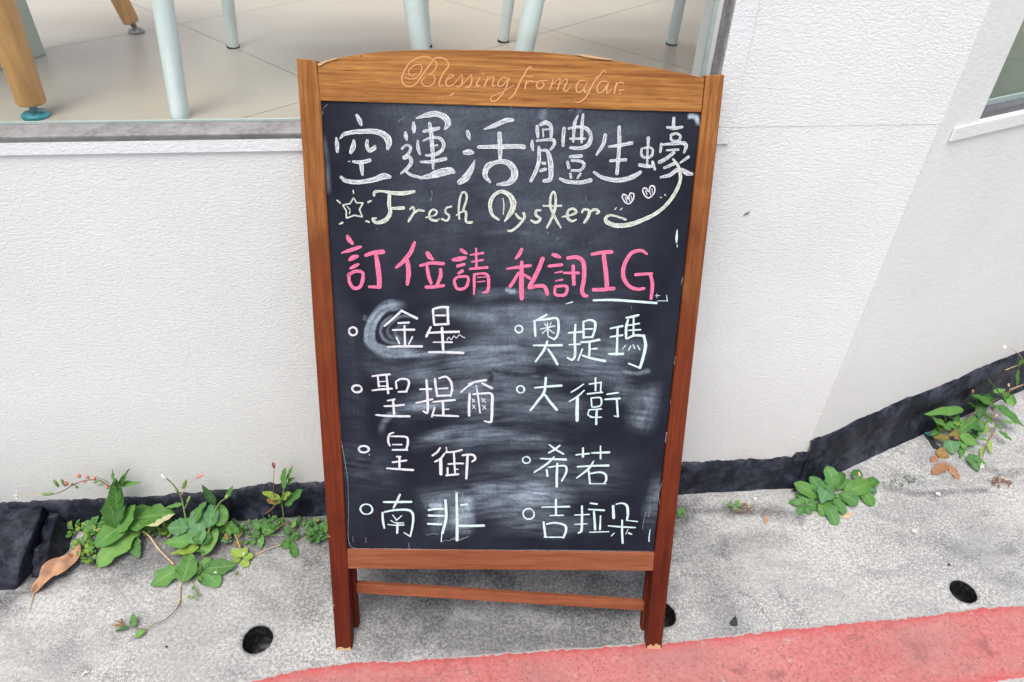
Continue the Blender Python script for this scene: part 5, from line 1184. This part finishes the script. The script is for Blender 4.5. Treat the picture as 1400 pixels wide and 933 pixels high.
p10 = plant('tiny rosette seedling at the left edge of the compact rosette', (1099, 692, 0), name='rosette_weed')
leaves(p10, [(a, b, w_, 'leaf_rosette', RS) for a, b, w_ in [((1099, 691, .006), (1080, 685, .010), 9), ((1099, 690, .006), (1090, 675, .014), 8), ((1099, 693, .006), (1092, 703, .003), 10), ((1100, 692, .006), (1108, 704, .003), 9), ((1101, 690, .008), (1120, 694, .006), 14), ((1101, 689, .008), (1104, 676, .014), 8), ((1102, 689, .008), (1114, 681, .012), 7)]], .03)
flower(p10, (1111, 683, .014), .0035, 4)

p11 = plant('straggly flowering weed with browning leaves against the side wall', (1316, 605, 0))
LN = dict(shape='lance', fold=.2)
leaves(p11, [(a, b, w_, mt, LN) for a, b, w_, mt in [
 ((1318, 560, .07), (1263, 567, .05), 14, 'leaf'), ((1300, 588, .04), (1270, 569, .05), 14, 'leaf'), ((1306, 590, .04), (1310, 564, .06), 10, 'leaf_dark'), ((1309, 592, .04), (1343, 566, .06), 16, 'leaf'), ((1338, 572, .06), (1347, 538, .08), 14, 'leaf_dark'),
 ((1362, 556, .07), (1328, 540, .09), 18, 'leaf'), ((1372, 546, .08), (1350, 517, .10), 10, 'leaf'), ((1358, 536, .09), (1376, 533, .09), 8, 'leaf'), ((1364, 554, .07), (1400, 584, .04), 14, 'leaf'), ((1376, 545, .08), (1386, 556, .07), 9, 'leaf'),
 ((1369, 576, .05), (1389, 579, .045), 6, 'leaf'), ((1366, 590, .04), (1384, 603, .025), 8, 'leaf'), ((1312, 596, .04), (1338, 609, .02), 15, 'leaf'), ((1298, 602, .03), (1304, 622, .01), 20, 'leaf_blue'), ((1280, 616, .015), (1298, 626, .006), 16, 'leaf_sick'),
 ((1326, 620, .02), (1338, 646, .003), 15, 'leaf_rosette'), ((1330, 625, .02), (1348, 636, .006), 12, 'leaf_rosette'), ((1298, 600, .035), (1274, 597, .03), 12, 'leaf_sick'), ((1312, 600, .03), (1322, 618, .015), 10, 'leaf'), ((1315, 590, .04), (1296, 596, .035), 9, 'leaf_sick'),
 ((1328, 582, .05), (1345, 590, .04), 10, 'leaf_dark'), ((1344, 575, .05), (1338, 598, .03), 9, 'leaf'), ((1318, 605, .02), (1313, 628, .005), 8, 'leaf'), ((1288, 590, .04), (1280, 578, .05), 9, 'leaf_lime'),
 ((1352, 600, .03), (1356, 622, .01), 5, 'leaf_lime'), ((1346, 610, .02), (1340, 625, .01), 5, 'leaf_lime'), ((1391, 505, .10), (1391, 530, .08), 6, 'leaf'), ((1398, 490, .11), (1392, 503, .10), 6, 'leaf')]], .035)
xl = []
for i in range(30):
    x, y = random.choice([(1345, 556), (1300, 582), (1360, 548), (1318, 588), (1330, 600), (1352, 576), (1288, 572), (1375, 545)])
    x += random.uniform(-14, 14); y += random.uniform(-10, 10); a = random.uniform(0, 6.28); l_ = random.uniform(12, 24); h_ = max(.008, .085 - (y - 540) * .0010)
    xl.append(((x, y, h_), (x + l_ * math.cos(a), y + l_ * .75 * math.sin(a), max(.005, h_ + random.uniform(-.02, .01))), random.uniform(5, 10), random.choice(['leaf', 'leaf', 'leaf_dark', 'leaf_rosette', 'leaf_lime']), LN))
leaves(p11, xl, .035)
leaves(p11, [(a, b, w_, 'leaf_dry', dict(shape='oval', lobes=3, fold=.3)) for a, b, w_ in [((1296, 634, .008), (1273, 649, .004), 14), ((1297, 636, .008), (1312, 657, .003), 9), ((1282, 625, .01), (1272, 632, .006), 9), ((1305, 600, .03), (1316, 596, .035), 8)]], .035)
stem(p11, [(1316, 606, 0), (1318, 585, .04), (1330, 566, .065), (1352, 552, .08), (1375, 538, .09), (1400, 526, .10)], .0022, 'stem_red'); stem(p11, [(1318, 585, .04), (1308, 575, .05), (1290, 566, .055)], .0014)
stem(p11, [(1340, 560, .07), (1362, 580, .05), (1350, 605, .03), (1342, 632, .01)], .0014, 'stem_red'); stem(p11, [(1318, 600, .02), (1330, 618, .012), (1338, 630, .008)], .0016)
stem(p11, [(1402, 500, .10), (1396, 488, .12), (1385, 478, .13), (1376, 474, .13)], .0012, 'straw'); stem(p11, [(1375, 506, .10), (1398, 497, .11)], .0013, 'straw'); stem(p11, [(1380, 533, .09), (1404, 524, .10)], .0014, 'straw')
for (x, y) in [(1329, 538), (1336, 548), (1340, 556), (1358, 562), (1361, 570), (1350, 581), (1361, 584), (1345, 588), (1358, 596), (1354, 604), (1302, 590), (1322, 596), (1379, 529)]:
    h_ = max(.01, .09 - (y - 530) * .0011); bud(p11, (x, y, h_), (x + random.uniform(-3, 3), y - 5, h_ + .004), .0034, random.choice(['bud', 'bud', 'straw']))
flower(p11, (1342, 637, .012), .0085, 6); flower(p11, (1374, 474, .13), .0065, 5)
p12 = plant('dried brown weed tuft with one green shoot near the wall foot, right of the sign', (1013, 696, 0))
tiny(p12, [(1004, 693, 4, 4)], ['leaf'], per=10, size=7)
for i in range(16):
    x, y = 1018 + random.uniform(-9, 10), 696 + random.uniform(-7, 7)
    stem(p12, [(x, y, .002), (x + random.uniform(-5, 5), y - random.uniform(1, 4), .010), (x + random.uniform(-7, 7), y + random.uniform(-3, 3), .004)], .0011, random.choice(['dry_red', 'straw']), name='dead_stalk')
p13 = plant('single green leaf peeping out behind the right stile of the sign', (930, 702, 0))
leaves(p13, [((926, 703, .006), (937, 697, .012), 10, 'leaf_rosette', dict(shape='oval')), ((926, 704, .006), (933, 706, .004), 7, 'leaf_rosette', dict(shape='oval'))])
p14 = plant('tangle of dried stalks on the concrete at the right edge', (1370, 660, 0), cat='dead weed', name='dead_weed')
for i in range(22):
    x, y = 1370 + random.uniform(-12, 12), 658 + random.uniform(-7, 6)
    stem(p14, [(x, y, .002), (x + random.uniform(-8, 8), y + random.uniform(-5, 4), random.uniform(.004, .014)), (x + random.uniform(-10, 10), y + random.uniform(-5, 5), .003)], .0011, random.choice(['dry_red', 'dry_red', 'straw']), name='dead_stalk')
p15 = plant('faint mossy grass growing in the concrete step', (1222, 662, 0), cat='moss', name='moss')
tiny(p15, [(1222, 661, 14, 4), (1245, 655, 8, 4)], ['leaf_dark'], per=18, size=3)

# ------------------------------------------------------------------ black lump, dead leaves, scraps
def lumpy(name, pts, faces, mat, sub, amp, sc, parent=None, lim=None):
    me = bpy.data.meshes.new(name); bm = bmesh.new(); vs = [bm.verts.new(p) for p in pts]
    for f in faces: bm.faces.new([vs[i] for i in f])
    bmesh.ops.recalc_face_normals(bm, faces=bm.faces)
    ed = [e for e in bm.edges]
    bmesh.ops.bevel(bm, geom=ed, offset=.0035, segments=2, affect='EDGES', profile=.5, clamp_overlap=True)
    bmesh.ops.triangulate(bm, faces=[f for f in bm.faces if len(f.verts) > 4])
    bmesh.ops.subdivide_edges(bm, edges=bm.edges, cuts=sub, use_grid_fill=True)
    bm.normal_update()
    from mathutils import noise as mn
    for v in bm.verts:
        q_ = v.co
        v.co = q_ + v.normal * (amp * mn.fractal(q_ * sc, .7, 2.1, 4))
    bm.to_mesh(me); bm.free(); me.polygons.foreach_set('use_smooth', [True] * len(me.polygons)); me.materials.append(M[mat]); me.update()
    o = bpy.data.objects.new(name, me); return link(o, parent)
HB = .085
# two fractured blocks side by side, with a cleft between them
a0, a1, a2_, a3 = W1(-160, 706, .004), W1(60, 691, .004), PP(38, 745, HB * .96), PP(26, 782, .050)
b0, b1 = PP(22, 806, -.004), PP(-160, 846, -.004); c1 = PP(-160, 790, HB * .9); c2 = PP(2, 762, HB * .93)
f0, f1 = W1(-160, 760, .004), W1(64, 760, .004)
def low(p): return Vector((p.x, p.y, -.005))
lump = empty('painted_concrete_lump', (low(a0) + low(a1)).xyz / 2 + Vector((.1, -.05, 0)), 'broken concrete lump painted black, at the wall foot in the left corner', 'concrete lump')
inv = parent_inv(lump)
def L_(p): return inv @ p
pts = [a0, a1, a2_, a3, b0, b1, c1, c2, low(a0), low(a1) + N1 * .01, low(a2_)]
fcs = [(0, 1, 2, 7, 6), (7, 2, 3), (6, 7, 3, 4, 5), (1, 9, 10, 2), (2, 10, 4, 3), (0, 8, 9, 1), (0, 6, 5, 8), (8, 5, 4, 10, 9)]
o = lumpy('lump_block', [L_(p) for p in pts], fcs, 'tar', 6, .007, 17, lump)
d0, d1, d2_, d3 = W1(63, 699, .006), W1(80, 702, .006), PP(66, 748, .066), PP(50, 752, .070)
e0, e1_, e2_ = PP(60, 792, -.004), PP(96, 752, -.004), PP(38, 796, -.004)
pts = [d0, d1, d2_, d3, e0, e1_, e2_, low(d0), low(d1) + Vector((.02, 0, 0))]
fcs = [(0, 1, 2, 3), (1, 8, 5, 2), (2, 5, 4), (3, 2, 4, 6), (0, 3, 6, 7), (0, 7, 8, 1), (7, 6, 4, 5, 8)]
o = lumpy('lump_block', [L_(p) for p in pts], fcs, 'tar', 6, .008, 22, lump)

def curled(name, P, W_, mat, parent=None, curl=.6):
    """dead leaf: a band along world points, its edges curled up"""
    Pc = catmull([np.array(p) for p in P], 6); V, Fc, UV = [], [], []; n = len(Pc)
    for i, p in enumerate(Pc):
        t = Vector(Pc[min(i + 1, n - 1)] - Pc[max(i - 1, 0)]).normalized(); side = t.cross(Vector((0, -.5, .85))).normalized(); up = side.cross(t)
        f = i / (n - 1); w_ = W_ * max(.08, math.sin(math.pi * min(1, f * .93 + .05)) ** .7) * (1 + .18 * math.sin(f * 15))
        for r in (-1, -.6, -.2, .2, .6, 1):
            V.append(Vector(p) + side * (w_ * .5 * r) + up * (w_ * curl * .5 * r * r + .003 * math.sin(f * 19 + r * 2))); UV.append((f, .5 + r / 2))
    for i in range(n - 1):
        for j in range(5):
            a = i * 6 + j; Fc.append((a, a + 1, a + 7, a + 6))
    o = mesh(name, V, Fc, M[mat], parent, uvs=UV, smooth=True); so = o.modifiers.new('t', 'SOLIDIFY'); so.thickness = .0006; return o
dl = empty('dead_leaf', G(75, 785), 'long curled brown dead leaf against the black lump', 'dead leaf')
curled('leaf_blade', [PP(106, 744, .015), PP(104, 760, .016), PP(88, 772, .018), PP(70, 782, .018), PP(58, 796, .012), PP(45, 811, .003)], .036, 'dry_leaf', dl, .7)
stem(dl, [(46, 810, .003), (44, 822, .003), (40, 836, .002)], .0010, 'straw', name='leaf_stalk')
def scrap(name, label, cat, px, h, mat, th=.003):
    top_ = [G(x, y, float(ground_h(G(x, y).x, G(x, y).y)) + h) for x, y in px]; bk = [Vector((p.x, p.y, p.z - th - .001)) for p in top_]
    v, f = prism(top_, bk); o = mesh(name, v, [tuple(reversed(q_)) for q_ in f], M[mat]); bevel(o, .0006, 1); return tag(o, label, cat)
scrap('rubber_chip', 'black triangular chip lying by the red line, right of the sign', 'chip', [(997.5, 852), (1001, 846), (1006, 841.5), (1008.5, 850), (1008, 855), (1002, 855.5)], .004, 'dark_chip', .004)
scrap('plastic_scrap', 'dark teal-edged plastic scrap under the flowering weed by the side wall', 'plastic scrap', [(1264, 592.5), (1268, 591.5), (1276, 599), (1281, 608), (1287, 612), (1285, 614), (1277, 611), (1271, 601)], .006, 'dark_chip', .005)
scrap('plastic_strip', 'thin teal strip lying along the dark scrap by the side wall', 'plastic strip', [(1264, 591.2), (1268, 590.4), (1275, 596.5), (1273.6, 597.6)], .0075, 'teal', .002)
scrap('leaf_scrap', 'small orange-brown leaf scrap on the concrete right of the sign', 'leaf scrap', [(1044, 707), (1049, 705), (1051, 712), (1048, 717), (1045, 713)], .003, 'dry_leaf', .001)
scrap('leaf_scrap', 'pale dried leaf scrap below the compact rosette', 'leaf scrap', [(1152, 706), (1158, 701), (1166, 701), (1164, 706), (1156, 709)], .003, 'straw', .001)
tw = empty('twig', G(118, 922), 'short pale twig lying at the bottom left', 'twig'); stem(tw, [(112, 924, .003), (116, 920, .006), (122, 919, .004)], .0016, 'petal', name='twig_piece')
peb = [('round pebble on bare concrete above the right drain hole', 1249, 728, 4.2, 'pebble'), ('white pebble below the dried stalks in the step', 1282, 676, 3.4, 'petal'), ('small black pebble just above the right drain hole', 1297, 773, 2.2, 'dark_chip'),
       ('pale pebble by the dried brown tuft', 1032, 683, 3.0, 'petal'), ('black speck of grit left of the left drain hole', 228, 885, 2.0, 'dark_chip'), ('pale pebble against the black wall foot left of the sign', 329, 719, 3.2, 'petal'), ('tiny black stone at the tip of the compact rosette', 1086, 671, 2.8, 'dark_chip')]
for lb, x, y, r, mt in peb:
    p = G(x, y); rr = r * PX(p); V, Fc = [], []
    for i in range(5):
        ph = math.pi * (i + .5) / 5
        for j in range(8):
            a = j * math.pi / 4; q_ = 1 + random.uniform(-.18, .18)
            V.append((p.x + rr * q_ * math.sin(ph) * math.cos(a), p.y + rr * q_ * .8 * math.sin(ph) * math.sin(a), float(ground_h(p.x, p.y)) + rr * .5 + rr * .6 * math.cos(ph)))
    for i in range(4):
        for j in range(8): Fc.append((i * 8 + j, (i + 1) * 8 + j, (i + 1) * 8 + (j + 1) % 8, i * 8 + (j + 1) % 8))
    Fc += [tuple(range(8)), tuple(range(39, 31, -1))]
    tag(mesh('pebble', V, Fc, M[mt], smooth=True), lb, 'pebble', 'loose pebbles on the pavement')
# grit: loose grains nobody could count
V, Fc = [], []
for i in range(2600):
    x, y = random.uniform(-60, 1460), random.uniform(650, 932) if random.random() < .6 else random.gauss(715, 18)
    p = G(x, y)
    if not infront(p, .012) or y > 932: continue
    if any(math.hypot(p.x - cx, p.y - cy) < r * 1.15 for cx, cy, r in HC): continue
    s_ = random.uniform(.0006, .0017); z_ = float(ground_h(p.x, p.y)); k_ = len(V); a = random.uniform(0, 6)
    for j in range(3): V.append((p.x + s_ * math.cos(a + j * 2.1), p.y + s_ * math.sin(a + j * 2.1), z_ - .0002))
    V.append((p.x, p.y, z_ + s_ * .9)); Fc += [(k_, k_ + 1, k_ + 3), (k_ + 1, k_ + 2, k_ + 3), (k_ + 2, k_, k_ + 3)]
gt = mesh('grit', V, Fc, M['pebble']); gt.data.materials.append(M['dark_chip'])
for p in gt.data.polygons: p.material_index = 1 if (p.index // 3) % 3 == 0 else 0
tag(gt, 'loose pale and dark grit scattered over the concrete', 'grit', kind='stuff')
